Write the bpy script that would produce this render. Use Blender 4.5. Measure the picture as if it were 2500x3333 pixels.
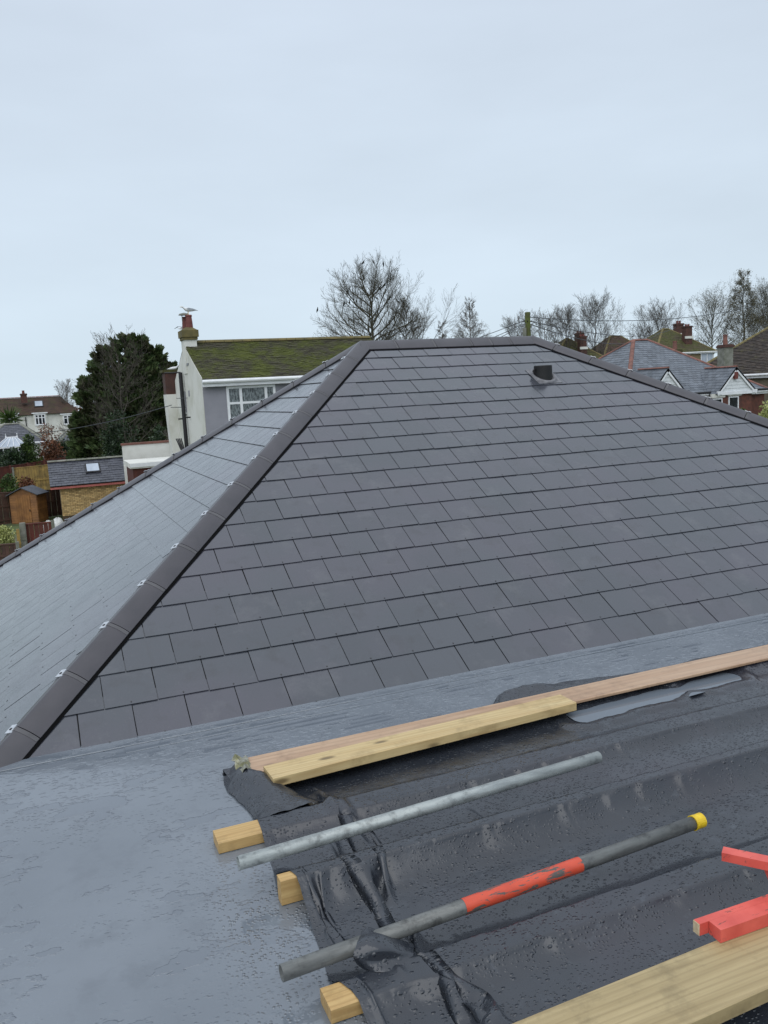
import bpy, math, random
import numpy as np
from mathutils import Vector, Matrix
R = math.radians
# ------------------------------------------------------------------ clear
for o in list(bpy.data.objects): bpy.data.objects.remove(o)
scene = bpy.context.scene
COL = scene.collection
# ------------------------------------------------------------------ camera
F = 2718.4; CX, CY = 1250.0, 1666.5
W = np.array([[0.92283975, -0.38162545, -0.05223804],
              [-0.10302916, -0.11388404, -0.98813735],
              [0.37114928, 0.91727446, -0.14441527]])      # rows: right, down, forward
CAM = np.array([0.0, 0.0, 5.0])
cd = bpy.data.cameras.new('camera'); cam = bpy.data.objects.new('camera', cd); COL.objects.link(cam)
cd.sensor_fit = 'HORIZONTAL'; cd.sensor_width = 36.0; cd.lens = 36.0 * F / 2500.0
cd.clip_start = 0.05; cd.clip_end = 3000
rm = Matrix(((W[0][0], -W[1][0], -W[2][0]), (W[0][1], -W[1][1], -W[2][1]), (W[0][2], -W[1][2], -W[2][2])))
cam.matrix_world = Matrix.Translation(Vector(CAM)) @ rm.to_4x4()
scene.camera = cam
# ------------------------------------------------------------------ overcast sky
world = bpy.data.worlds.new('World'); scene.world = world; world.use_nodes = True
nt = world.node_tree; nt.nodes.clear()
def wn(t): return nt.nodes.new(t)
w_out = wn('ShaderNodeOutputWorld'); w_bg = wn('ShaderNodeBackground'); w_bg.inputs['Strength'].default_value = 1.0
w_tc = wn('ShaderNodeTexCoord'); w_sep = wn('ShaderNodeSeparateXYZ'); w_ramp = wn('ShaderNodeValToRGB')
nt.links.new(w_tc.outputs['Generated'], w_sep.inputs[0]); nt.links.new(w_sep.outputs['Z'], w_ramp.inputs[0])
cr = w_ramp.color_ramp
cr.elements[0].position = 0.0; cr.elements[0].color = (0.70, 0.835, 0.94, 1)
cr.elements[1].position = 1.0; cr.elements[1].color = (1.05, 1.12, 1.22, 1)
e = cr.elements.new(0.16); e.color = (0.685, 0.80, 0.915, 1)
e = cr.elements.new(0.42); e.color = (0.66, 0.755, 0.88, 1)
w_map = wn('ShaderNodeMapping'); w_map.inputs['Scale'].default_value = (1.2, 1.2, 4.0)
w_noise = wn('ShaderNodeTexNoise'); w_noise.inputs['Scale'].default_value = 1.6; w_noise.inputs['Detail'].default_value = 5
nt.links.new(w_tc.outputs['Generated'], w_map.inputs[0]); nt.links.new(w_map.outputs[0], w_noise.inputs['Vector'])
w_mr = wn('ShaderNodeMapRange'); w_mr.inputs[1].default_value = 0.3; w_mr.inputs[2].default_value = 0.7
w_mr.inputs[3].default_value = 0.925; w_mr.inputs[4].default_value = 1.055
nt.links.new(w_noise.outputs['Fac'], w_mr.inputs[0])
w_mul = wn('ShaderNodeMixRGB'); w_mul.blend_type = 'MULTIPLY'; w_mul.inputs[0].default_value = 1
nt.links.new(w_ramp.outputs[0], w_mul.inputs[1]); nt.links.new(w_mr.outputs[0], w_mul.inputs[2])
w_sky = wn('ShaderNodeTexSky'); w_sky.sky_type = 'NISHITA'; w_sky.sun_disc = False
w_sky.sun_elevation = R(48); w_sky.sun_rotation = R(200)
w_sc = wn('ShaderNodeMixRGB'); w_sc.blend_type = 'MULTIPLY'; w_sc.inputs[0].default_value = 1; w_sc.inputs[2].default_value = (0.08, 0.08, 0.08, 1)
nt.links.new(w_sky.outputs[0], w_sc.inputs[1])
w_mix = wn('ShaderNodeMixRGB'); w_mix.inputs[0].default_value = 0.96          # thick cloud in front of the clear sky
nt.links.new(w_sc.outputs[0], w_mix.inputs[1]); nt.links.new(w_mul.outputs[0], w_mix.inputs[2])
nt.links.new(w_mix.outputs[0], w_bg.inputs[0]); nt.links.new(w_bg.outputs[0], w_out.inputs[0])
sd = bpy.data.lights.new('sun', 'SUN'); sd.energy = 1.5; sd.angle = R(80); sd.color = (1.0, 0.985, 0.96)
sun = bpy.data.objects.new('sun', sd); COL.objects.link(sun)
sun.rotation_euler = (R(38), 0, R(-35)); sun.location = (0, 0, 30)
scene.view_settings.view_transform = 'Standard'; scene.view_settings.look = 'None'
scene.view_settings.exposure = 0.0; scene.view_settings.gamma = 1.0
scene.render.resolution_x = 768; scene.render.resolution_y = 1024
scene.render.engine = 'CYCLES'

# ------------------------------------------------------------------ pixel helpers (source photo pixels)
def ray(x, y): return W.T @ np.array([(x - CX) / F, (y - CY) / F, 1.0])
def onz(x, y, z):
    r = ray(x, y); return CAM + r * (z - CAM[2]) / r[2]
def at(x, y, d): return CAM + ray(x, y) * d              # d = depth along the lens axis
def onpl(x, y, p0, n):
    r = ray(x, y); return CAM + r * (np.dot(n, p0 - CAM) / np.dot(n, r))
def proj(P):
    d = W @ (np.asarray(P, float) - CAM); return CX + F * d[0] / d[2], CY + F * d[1] / d[2], d[2]
CR = np.array([W[0][0], W[0][1]]); CR = CR / np.linalg.norm(CR)
CF = np.array([W[2][0], W[2][1]]); CF = CF / np.linalg.norm(CF)
def sm(t): t = np.clip(t, 0, 1); return t * t * (3 - 2 * t)
def gz(x, y):
    s = x * CR[0] + y * CR[1]; d = x * CF[0] + y * CF[1]
    h = -0.6 + 2.1 * sm((s + 11) / 28.0) + sm((d - 50) / 60) * 1.6 * sm((s + 4) / 20)
    return h
def gpx(px, d):                                            # ground point below pixel column px at depth d
    p = at(px, 1250, d); return np.array([p[0], p[1], float(gz(p[0], p[1]))])
# ------------------------------------------------------------------ materials
def lin(r, g, b):
    f = lambda c: (c / 255 / 12.92) if c / 255 <= 0.04045 else ((c / 255 + 0.055) / 1.055) ** 2.4
    return (f(r), f(g), f(b), 1)
class NT:
    def __init__(s, name):
        s.m = bpy.data.materials.new(name); s.m.use_nodes = True; s.t = s.m.node_tree
        s.b = s.t.nodes['Principled BSDF']; s.pos = s.n('ShaderNodeNewGeometry')
    def n(s, t, **k):
        x = s.t.nodes.new(t)
        for a, v in k.items(): setattr(x, a, v)
        return x
    def l(s, a, b): s.t.links.new(a, b)
    def vec(s, scale=(1, 1, 1), rot=(0, 0, 0), loc=(0, 0, 0)):
        m = s.n('ShaderNodeMapping'); m.inputs['Scale'].default_value = scale; m.inputs['Rotation'].default_value = rot; m.inputs['Location'].default_value = loc
        s.l(s.pos.outputs['Position'], m.inputs[0]); return m.outputs[0]
    def noise(s, v, sc, det=4, rough=0.55, dist=0.0):
        x = s.n('ShaderNodeTexNoise'); x.inputs['Scale'].default_value = sc; x.inputs['Detail'].default_value = det
        x.inputs['Roughness'].default_value = rough; x.inputs['Distortion'].default_value = dist
        s.l(v, x.inputs['Vector']); return x.outputs['Fac']
    def vor(s, v, sc, feat='F1', rnd=1.0):
        x = s.n('ShaderNodeTexVoronoi'); x.feature = feat; x.inputs['Scale'].default_value = sc; x.inputs['Randomness'].default_value = rnd
        s.l(v, x.inputs['Vector']); return x
    def mr(s, v, a, b, c=0.0, d=1.0, smooth=False):
        x = s.n('ShaderNodeMapRange'); x.interpolation_type = 'SMOOTHSTEP' if smooth else 'LINEAR'
        for i, q in enumerate((a, b, c, d)): x.inputs[i + 1].default_value = q
        s.l(v, x.inputs[0]); return x.outputs[0]
    def math(s, op, a, b=0.0):
        x = s.n('ShaderNodeMath', operation=op)
        for i, q in enumerate((a, b)):
            if isinstance(q, (int, float)): x.inputs[i].default_value = q
            else: s.l(q, x.inputs[i])
        return x.outputs[0]
    def mix(s, f, a, b, mode='MIX'):
        x = s.n('ShaderNodeMixRGB', blend_type=mode)
        for i, q in enumerate((f, a, b)):
            if isinstance(q, (int, float)): x.inputs[i].default_value = q if i == 0 else (q, q, q, 1)
            elif isinstance(q, tuple): x.inputs[i].default_value = q
            else: s.l(q, x.inputs[i])
        return x.outputs[0]
    def rnd(s):                                            # a random number for each object and each piece of a joined mesh
        oi = s.n('ShaderNodeObjectInfo')
        return s.math('FRACT', s.math('ADD', oi.outputs['Random'], s.pos.outputs['Random Per Island']))
    def set(s, col=None, rough=None, bump=None, bstr=0.3, bdist=0.01, **k):
        if col is not None:
            if isinstance(col, tuple): s.b.inputs['Base Color'].default_value = col
            else: s.l(col, s.b.inputs['Base Color'])
        if rough is not None:
            if isinstance(rough, (int, float)): s.b.inputs['Roughness'].default_value = rough
            else: s.l(rough, s.b.inputs['Roughness'])
        if bump is not None:
            x = s.n('ShaderNodeBump'); x.inputs['Strength'].default_value = bstr; x.inputs['Distance'].default_value = bdist
            s.l(bump, x.inputs['Height']); s.l(x.outputs[0], s.b.inputs['Normal'])
        for a, v in k.items():
            s.b.inputs[a.replace('_', ' ')].default_value = v
        return s.m
def plain(name, c1, c2=None, sc=6, rough=0.6, bump=0.2, bsc=None, isl=0.0, bd=0.01, lo=.35, hi=.65, **k):
    s = NT(name); c2 = c2 or tuple(x * .7 for x in c1[:3]) + (1,)
    v = s.vec(); f = s.mr(s.noise(v, sc), lo, hi)
    col = s.mix(f, c1, c2)
    if isl:
        col = s.mix(1.0, col, s.mr(s.rnd(), 0, 1, 1 - isl, 1 + isl), 'MULTIPLY')
    return s.set(col, rough, s.noise(v, bsc or sc * 6), bump, bd, **k)

# --- slates of the near roof
def m_slate():
    s = NT('fibre_cement_slate'); v = s.vec()
    r = s.rnd()
    base = s.mix(r, lin(56, 60, 67), lin(64, 68, 75))
    base = s.mix(s.mr(s.noise(v, 1.1, 3), .42, .62), base, lin(66, 66, 75))
    stain = s.mr(s.noise(v, 5.5, 6, .65), .55, .72)
    base = s.mix(s.math('MULTIPLY', stain, .5), base, lin(48, 49, 53))
    dust = s.mr(s.noise(s.vec((3, 3, 3), loc=(7, 3, 1)), 1, 7, .72), .55, .75)
    base = s.mix(s.math('MULTIPLY', dust, .35), base, lin(100, 101, 104))
    run = s.mr(s.noise(s.vec((16, 1.6, 1.6), loc=(1, 3, 8)), 1, 4, .6), .60, .74)
    base = s.mix(s.math('MULTIPLY', run, .25), base, lin(50, 50, 54))
    base = s.mix(s.mr(s.noise(v, 420, 2), .64, .74, 0, .55), base, lin(38, 38, 42))
    drop = s.vor(v, 95); dm = s.mr(drop.outputs['Distance'], .12, .32, 1, 0, True)
    on = s.mr(s.noise(v, 60, 2), .50, .56)
    rough = s.mr(s.noise(v, 7, 5), .3, .7, .08, .19)
    rough = s.math('ADD', rough, s.math('MULTIPLY', r, .05))
    bump = s.math('ADD', s.math('MULTIPLY', dm, on), s.math('MULTIPLY', s.noise(v, 260, 3), .5))
    return s.set(base, rough, bump, .30, .0014, Specular_IOR_Level=.9)
SLATE = m_slate()
RIVET = plain('slate_rivet', lin(40, 38, 40), rough=.4)
HIPT = plain('hip_tile_concrete', lin(68, 66, 71), lin(61, 60, 65), 5, .38, .25, 180, .02, .002)
TRAYSHADE = plain('hip_tray_gap_shade', lin(9, 9, 10), rough=.9, Specular_IOR_Level=.1)  # tray colour taken to near-black for the shadow gap under the caps
HIPJOINT = plain('joint_seal', lin(86, 85, 88), rough=.6)
CLIP = plain('bright_clip_metal', lin(205, 208, 212), lin(180, 184, 190), 60, .28, .05, Metallic=.55)
DECK = plain('roof_underlay', lin(26, 26, 29), rough=.8)
BLACKP = plain('black_plastic', lin(8, 8, 9), lin(12, 12, 13), 20, .6, .1, 150)
LEADF = plain('vent_flashing', lin(112, 112, 116), lin(82, 82, 86), 14, .35, .3, 60)

# --- wet grey flat roof
def m_flat():
    s = NT('wet_grey_flat_roof'); v = s.vec()
    big = s.noise(v, 1.3, 4)
    base = s.mix(s.mr(big, .35, .65), lin(112, 119, 127), lin(101, 108, 116))
    base = s.mix(s.mr(s.noise(v, 6.5, 5, .6), .55, .68, 0, .4), base, lin(90, 96, 104))
    def blobs(sc, loc, lo, keep):
        d_ = s.vor(s.vec(sc, loc=loc), 1.0); k_ = s.n('ShaderNodeSeparateColor'); s.l(d_.outputs['Color'], k_.inputs[0])
        wob = s.math('ADD', d_.outputs['Distance'], s.math('MULTIPLY', s.math('SUBTRACT', s.noise(s.vec((60, 90, 60)), 1.0, 2), .5), .35))
        return s.math('MULTIPLY', s.mr(wob, .10, lo, 1, 0, True), s.mr(k_.outputs[0], keep, keep + .05))
    zone = s.mr(s.noise(v, 2.1, 3), .34, .54)
    film = s.math('MULTIPLY', blobs((20, 32, 20), (0, 0, 0), .46, .25), zone)
    film2 = s.math('MULTIPLY', blobs((42, 64, 42), (3.1, 7.7, 0), .44, .2), s.mr(s.noise(v, 3.3, 3), .42, .60))
    pud = s.mr(s.noise(s.vec((3.0, 5.4, 3.0), loc=(9, 2, 0)), 1.0, 5, .6), .56, .575)    # clear puddles
    dv = s.vor(v, 62, rnd=.85); beads = s.mr(dv.outputs['Distance'], .12, .44, 1, 0, True)
    sx = s.n('ShaderNodeSeparateXYZ'); s.l(s.pos.outputs['Position'], sx.inputs[0])
    near = s.math('MULTIPLY', s.mr(sx.outputs['X'], .28, .5, 0, 1, True), s.mr(sx.outputs['Y'], 3.3, 2.9, 0, 1, True))  # beads under the sheet's edge
    near = s.math('MULTIPLY', near, s.mr(s.noise(v, 9, 3), .40, .52))
    h = s.math('ADD', s.math('MULTIPLY', film, .8), s.math('MULTIPLY', s.math('MULTIPLY', film2, zone), .8))
    h = s.math('MULTIPLY', h, s.math('SUBTRACT', 1, s.math('MULTIPLY', pud, 1)))
    h = s.math('ADD', h, s.math('MULTIPLY', pud, 1.2))
    h = s.math('MULTIPLY', h, s.math('SUBTRACT', 1, near))
    h = s.math('ADD', h, s.math('MULTIPLY', s.math('MULTIPLY', beads, near), 2.2))
    base = s.mix(s.math('MULTIPLY', pud, .5), base, lin(96, 103, 112))
    rough = s.mr(s.noise(v, 4, 5, .65), .35, .65, .05, .15)
    rough = s.math('MULTIPLY', rough, s.mr(pud, 0, 1, 1, .25))
    return s.set(base, rough, h, .6, .0036, Specular_IOR_Level=1.0, IOR=1.45)
FLAT = m_flat()
# --- black polythene
def m_poly():
    s = NT('wet_black_membrane'); v = s.vec()
    base = s.mix(s.mr(s.noise(v, 2.2, 4), .38, .62), lin(37, 41, 48), lin(45, 49, 56))
    base = s.mix(s.mr(s.noise(v, 1.2, 3), .52, .66, 0, .5), base, lin(52, 50, 58))
    base = s.mix(s.mr(s.noise(v, 14, 5, .7), .58, .76, 0, .55), base, lin(78, 84, 92))
    d1 = s.vor(s.vec((78, 112, 78)), 1.0, rnd=1); b1 = s.mr(d1.outputs['Distance'], .05, .42, 1, 0, True)
    on = s.mr(s.noise(v, 7, 3), .38, .50)
    keep = s.n('ShaderNodeSeparateColor'); s.l(d1.outputs['Color'], keep.inputs[0])
    b1 = s.math('MULTIPLY', b1, s.mr(keep.outputs[0], .35, .45))
    d2 = s.vor(s.vec((38, 62, 38), loc=(5, 3, 0)), 1.0); b2 = s.mr(d2.outputs['Distance'], .08, .38, 1, 0, True)
    k2 = s.n('ShaderNodeSeparateColor'); s.l(d2.outputs['Color'], k2.inputs[0])
    b2 = s.math('MULTIPLY', b2, s.mr(k2.outputs[1], .66, .70))
    h = s.math('ADD', s.math('MULTIPLY', s.math('MULTIPLY', b1, on), 1.0), s.math('MULTIPLY', b2, 1.1))
    cr_ = s.noise(s.vec((9, 5, 9)), 1, 6, .6, .6)
    h = s.math('ADD', h, s.math('MULTIPLY', cr_, 1.2))
    rough = s.mr(s.noise(v, 9, 4), .35, .65, .16, .32)
    rough = s.math('SUBTRACT', rough, s.math('MULTIPLY', s.math('MAXIMUM', b1, b2), .12))
    return s.set(base, rough, h, .75, .0036, Specular_IOR_Level=.7)
POLY = m_poly()
def m_water():
    s = NT('puddle_water'); v = s.vec()
    return s.set(lin(100, 108, 117), .03, s.noise(v, 6, 2), .03, .002, IOR=1.33, Specular_IOR_Level=.5)
WATER = m_water()
# --- timber, grain along x (local axis switch by ax)
def m_wood(name, c1, c2, c3, rough=.5, knots=.5, g=(1.2, 34, 34), loc=(0, 0, 0)):
    s = NT(name); v = s.vec(g, loc=loc)
    n1 = s.noise(v, 1.0, 6, .6, .7)
    base = s.mix(s.mr(n1, .32, .68), c1, c2)
    w = s.n('ShaderNodeTexWave'); w.inputs['Scale'].default_value = .7; w.inputs['Distortion'].default_value = 9; w.inputs['Detail'].default_value = 3
    w.bands_direction = 'Y'; s.l(s.vec((g[0] * .6, g[1] * .55, g[2] * .55), loc=loc), w.inputs['Vector'])
    base = s.mix(s.mr(w.outputs['Fac'], .55, 1, 0, .34), base, c3)
    kn = s.vor(s.vec((3.4, 10, 10), loc=loc), 1.0); km = s.mr(kn.outputs['Distance'], .07, .20, 1, 0, True)
    kk = s.n('ShaderNodeSeparateColor'); s.l(kn.outputs['Color'], kk.inputs[0])
    km = s.math('MULTIPLY', km, s.mr(kk.outputs[0], 1 - knots, 1 - knots + .02))
    base = s.mix(s.math('MULTIPLY', km, .8), base, tuple(x * .3 for x in c3[:3]) + (1,))
    base = s.mix(s.mr(s.noise(s.vec(), 7, 6, .7), .52, .70, 0, .55), base, tuple(x * .55 for x in c2[:3]) + (1,))
    return s.set(base, rough, n1, .3, .002)
PINE = m_wood('wet_new_pine', lin(202, 182, 136), lin(184, 158, 110), lin(152, 122, 80), .42, .5)
PINE2 = m_wood('green_treated_pine', lin(176, 158, 118), lin(152, 134, 96), lin(126, 108, 74), .45, .35, loc=(4, 2, 1))
PINEJ = m_wood('joist_pine', lin(196, 166, 112), lin(174, 140, 88), lin(140, 106, 60), .5, .4, g=(3, 40, 40), loc=(7, 1, 5))
PLYW = m_wood('reddish_ply', lin(188, 160, 132), lin(166, 134, 106), lin(140, 112, 90), .30, .2, g=(1.5, 16, 16), loc=(2, 9, 1))
def m_tube(name, a, b, c, metal):
    s = NT(name); v = s.vec()
    base = s.mix(s.mr(s.noise(s.vec((6, 40, 40)), 1, 5, .6), .35, .65), a, b)
    base = s.mix(s.mr(s.noise(v, 17, 5, .7), .50, .66, 0, .85), base, c)
    return s.set(base, s.mr(s.noise(v, 20, 3), .3, .7, .34, .55), s.noise(v, 70, 4), .25, .002, Metallic=metal)
GALV = m_tube('galvanised_tube', lin(172, 178, 176), lin(142, 148, 148), lin(110, 114, 114), .35)
GALV2 = m_tube('weathered_tube', lin(118, 120, 118), lin(92, 94, 93), lin(70, 71, 70), .3)
def m_paint(name, a, b, under, amt=.56):
    s = NT(name); v = s.vec((9, 48, 48))
    base = s.mix(s.mr(s.noise(s.vec(), 10, 3), .35, .65), a, b)
    chip = s.mr(s.noise(v, 1.0, 6, .68, .5), amt, amt + .03)
    base = s.mix(chip, base, under)
    return s.set(base, s.mr(chip, 0, 1, .38, .6), s.math('SUBTRACT', 1, chip), .25, .002)
ORANGE = m_paint('worn_orange_paint', lin(206, 82, 56), lin(188, 70, 48), lin(86, 82, 78), .545)
REDP = m_paint('red_timber_paint', lin(216, 96, 84), lin(196, 78, 68), lin(128, 74, 66), .60)
YELLOW = plain('yellow_tape', lin(228, 196, 40), lin(206, 170, 26), 30, .4, .3, 60)
FOIL = plain('silver_tape', lin(160, 160, 150), lin(120, 118, 84), 24, .3, .5, 60, Metallic=.4)
BARE = plain('bare_wood_end', lin(206, 190, 160), lin(180, 160, 126), 60, .7)
# --- surroundings
MOSS = None
def m_moss(name, tile, moss, dark, amt=.5, sc=1.1):
    s = NT(name); v = s.vec()
    r = s.rnd(); base = s.mix(r, tile, dark)
    m1 = s.mr(s.math('ADD', s.math('MULTIPLY', s.noise(v, sc, 6, .68), .75), s.math('MULTIPLY', s.noise(v, 7, 5, .7), .35)), amt, amt + .12)
    base = s.mix(m1, base, s.mix(s.mr(s.noise(v, 5, 4), .35, .65), moss, tuple(x * .55 for x in moss[:3]) + (1,)))
    return s.set(base, .75, s.noise(v, 18, 5), .5, .03, Specular_IOR_Level=.25)
MOSSROOF = m_moss('mossy_tiles', lin(80, 78, 62), lin(90, 96, 44), lin(58, 54, 46), .49, .9)
MOSSFAR = m_moss('mossy_far_tiles', lin(76, 70, 50), lin(78, 80, 42), lin(62, 56, 42), .48)
BROWNROOF = m_moss('brown_tiles', lin(74, 58, 48), lin(70, 72, 42), lin(58, 46, 40), .56)
PANTILE = m_moss('dark_pantiles', lin(74, 66, 60), lin(92, 88, 62), lin(52, 47, 44), .60)
MOSSRIDGE = plain('mossy_ridge', lin(112, 100, 58), lin(86, 80, 50), 3, .8, .4)
OLDSLATE = plain('old_slate', lin(98, 104, 112), lin(78, 84, 92), 1.5, .38, .3, 30, .22)
NEWSLATE = plain('dark_slate', lin(72, 74, 82), lin(58, 60, 68), 2, .35, .3, 30, .28)
TERRA = plain('terracotta', lin(128, 84, 72), lin(100, 68, 60), 3, .7, .3, 30, .12)
POT = plain('clay_pot', lin(112, 54, 46), lin(92, 46, 40), 6, .6, .3)
WHITER = plain('white_render', lin(214, 214, 208), lin(190, 190, 182), 1.2, .8, .2, 30, lo=.4, hi=.75)
STAINW = plain('stained_white_render', lin(212, 212, 206), lin(176, 176, 160), .9, .8, .25, 30, lo=.45, hi=.8)
GREYR = plain('grey_render', lin(140, 140, 148), lin(128, 128, 136), 1.5, .8, .15, 40)
UPVC = plain('white_plastic', lin(226, 228, 230), lin(214, 216, 220), 4, .35, .02)
UPVCG = plain('white_weatherboard', lin(212, 216, 218), lin(198, 202, 204), 4, .5, .05)
def m_glass(name, c1, c2, sc=9):
    s = NT(name); v = s.vec()
    f = s.mr(s.noise(s.vec((sc * 2.6, sc * 2.6, sc * .9)), 1, 4, .6), .40, .60)
    return s.set(s.mix(f, c1, c2), .06, None, IOR=1.5)
GLASS = m_glass('curtained_glass', lin(48, 54, 56), lin(122, 130, 132))
GLASSD = m_glass('dark_glass', lin(22, 26, 30), lin(44, 50, 56), 2)
SKYL = m_glass('skylight_glass', lin(150, 160, 172), lin(170, 180, 192), .5)
BRICKR = plain('red_brick', lin(112, 66, 52), lin(84, 52, 44), 5, .8, .3, 60, .25)
BRICKD = plain('dark_brick', lin(82, 52, 44), lin(62, 42, 37), 5, .8, .3, 60, .25)
BRICKY = plain('yellow_brick', lin(196, 168, 118), lin(170, 140, 92), 7, .8, .3, 60, .30)
MORTAR = plain('mortar', lin(84, 68, 50), lin(68, 56, 42), 12, .9, .3)
MORTARR = plain('red_wall_mortar', lin(104, 78, 66), lin(84, 62, 54), 12, .9, .3)
FENCER = plain('red_brown_fence', lin(98, 46, 34), lin(74, 36, 28), 3, .7, .3, 40, .15)
FENCEB = plain('dark_brown_fence', lin(82, 56, 44), lin(60, 42, 34), 3, .7, .3, 40, .15)
FENCEY = plain('weathered_yellow_fence', lin(150, 124, 66), lin(110, 92, 50), 3, .7, .3, 40, .18)
SHEDW = plain('orange_shed_timber', lin(140, 96, 50), lin(112, 74, 38), 3, .65, .3, 40, .12)
FELT = plain('roofing_felt', lin(74, 78, 86), lin(62, 66, 74), 4, .6, .3, 80)
CONC = plain('concrete_post', lin(132, 132, 124), lin(104, 106, 94), 4, .85, .3)
PINK = plain('pink_fascia', lin(206, 120, 112), lin(190, 106, 100), 3, .6, .1)
POLEW = plain('mossy_pole', lin(70, 68, 46), lin(92, 104, 44), 2.5, .85, .4)
BLACKM = plain('black_iron', lin(24, 24, 28), rough=.5)
WIRE = plain('cable', lin(60, 64, 70), rough=.6)
BARK = plain('winter_bark', lin(82, 76, 68), lin(66, 62, 55), 2, .9, .3)
BARKF = plain('far_bark', lin(104, 96, 88), lin(88, 82, 76), 2, .9, .2)
BARKG = plain('greenish_bark', lin(84, 80, 64), lin(66, 64, 54), 2, .9, .3)
def m_leaf(name, a, b, c, rough=.55):
    s = NT(name); r = s.rnd(); v = s.vec()
    base = s.mix(r, a, b); base = s.mix(s.mr(s.noise(v, 1.3, 3), .45, .62), base, c)
    return s.set(base, rough, Specular_IOR_Level=.3)
CONIF = m_leaf('conifer_foliage', lin(58, 76, 48), lin(84, 100, 58), lin(66, 68, 46))
HOLLY = m_leaf('holly_leaf', lin(38, 54, 34), lin(56, 74, 46), lin(30, 42, 30), .35)
SHRUBG = m_leaf('green_shrub_leaf', lin(60, 82, 40), lin(84, 104, 50), lin(48, 64, 36))
HEDGEV = m_leaf('variegated_leaf', lin(150, 158, 96), lin(186, 188, 128), lin(104, 120, 66))
RUSTL = m_leaf('rusty_twig', lin(104, 66, 46), lin(124, 80, 52), lin(82, 56, 44))
IVY = m_leaf('alder_catkin', lin(92, 88, 62), lin(108, 102, 70), lin(80, 76, 56))
def m_ground():
    s = NT('grass_ground'); v = s.vec()
    b = s.mix(s.mr(s.noise(v, .12, 5), .42, .58), lin(74, 88, 46), lin(92, 84, 66))
    b = s.mix(s.mr(s.noise(v, 1.7, 5), .4, .65), b, lin(62, 72, 42))
    return s.set(b, .9, s.noise(v, 8, 5), .5, .05)
GROUND = m_ground()

# ------------------------------------------------------------------ mesh helpers
def newmesh(name, v, f, mats, mi=None, smooth=False):
    me = bpy.data.meshes.new(name)
    me.from_pydata([tuple(map(float, p)) for p in v], [], f)
    for m in (mats if isinstance(mats, (list, tuple)) else [mats]): me.materials.append(m)
    if mi is not None: me.polygons.foreach_set('material_index', mi)
    if smooth: me.polygons.foreach_set('use_smooth', [True] * len(me.polygons))
    me.update(); return me
def link(name, me, parent=None, loc=None, rot=None):
    o = bpy.data.objects.new(name, me); COL.objects.link(o)
    if parent: o.parent = parent
    if loc is not None: o.location = [float(c) for c in loc]
    if rot is not None: o.rotation_euler = rot
    return o
def tag(o, label=None, cat=None, group=None, kind=None):
    if label: o['label'] = label
    if cat: o['category'] = cat
    if group: o['group'] = group
    if kind: o['kind'] = kind
    return o
def empty(name, loc, rz=0.0):
    o = bpy.data.objects.new(name, None); COL.objects.link(o)
    o.location = [float(c) for c in loc]; o.rotation_euler = (0, 0, rz); o.empty_display_size = .2; return o
BOXF = [(0, 3, 2, 1), (4, 5, 6, 7), (0, 1, 5, 4), (1, 2, 6, 5), (2, 3, 7, 6), (3, 0, 4, 7)]
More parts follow.
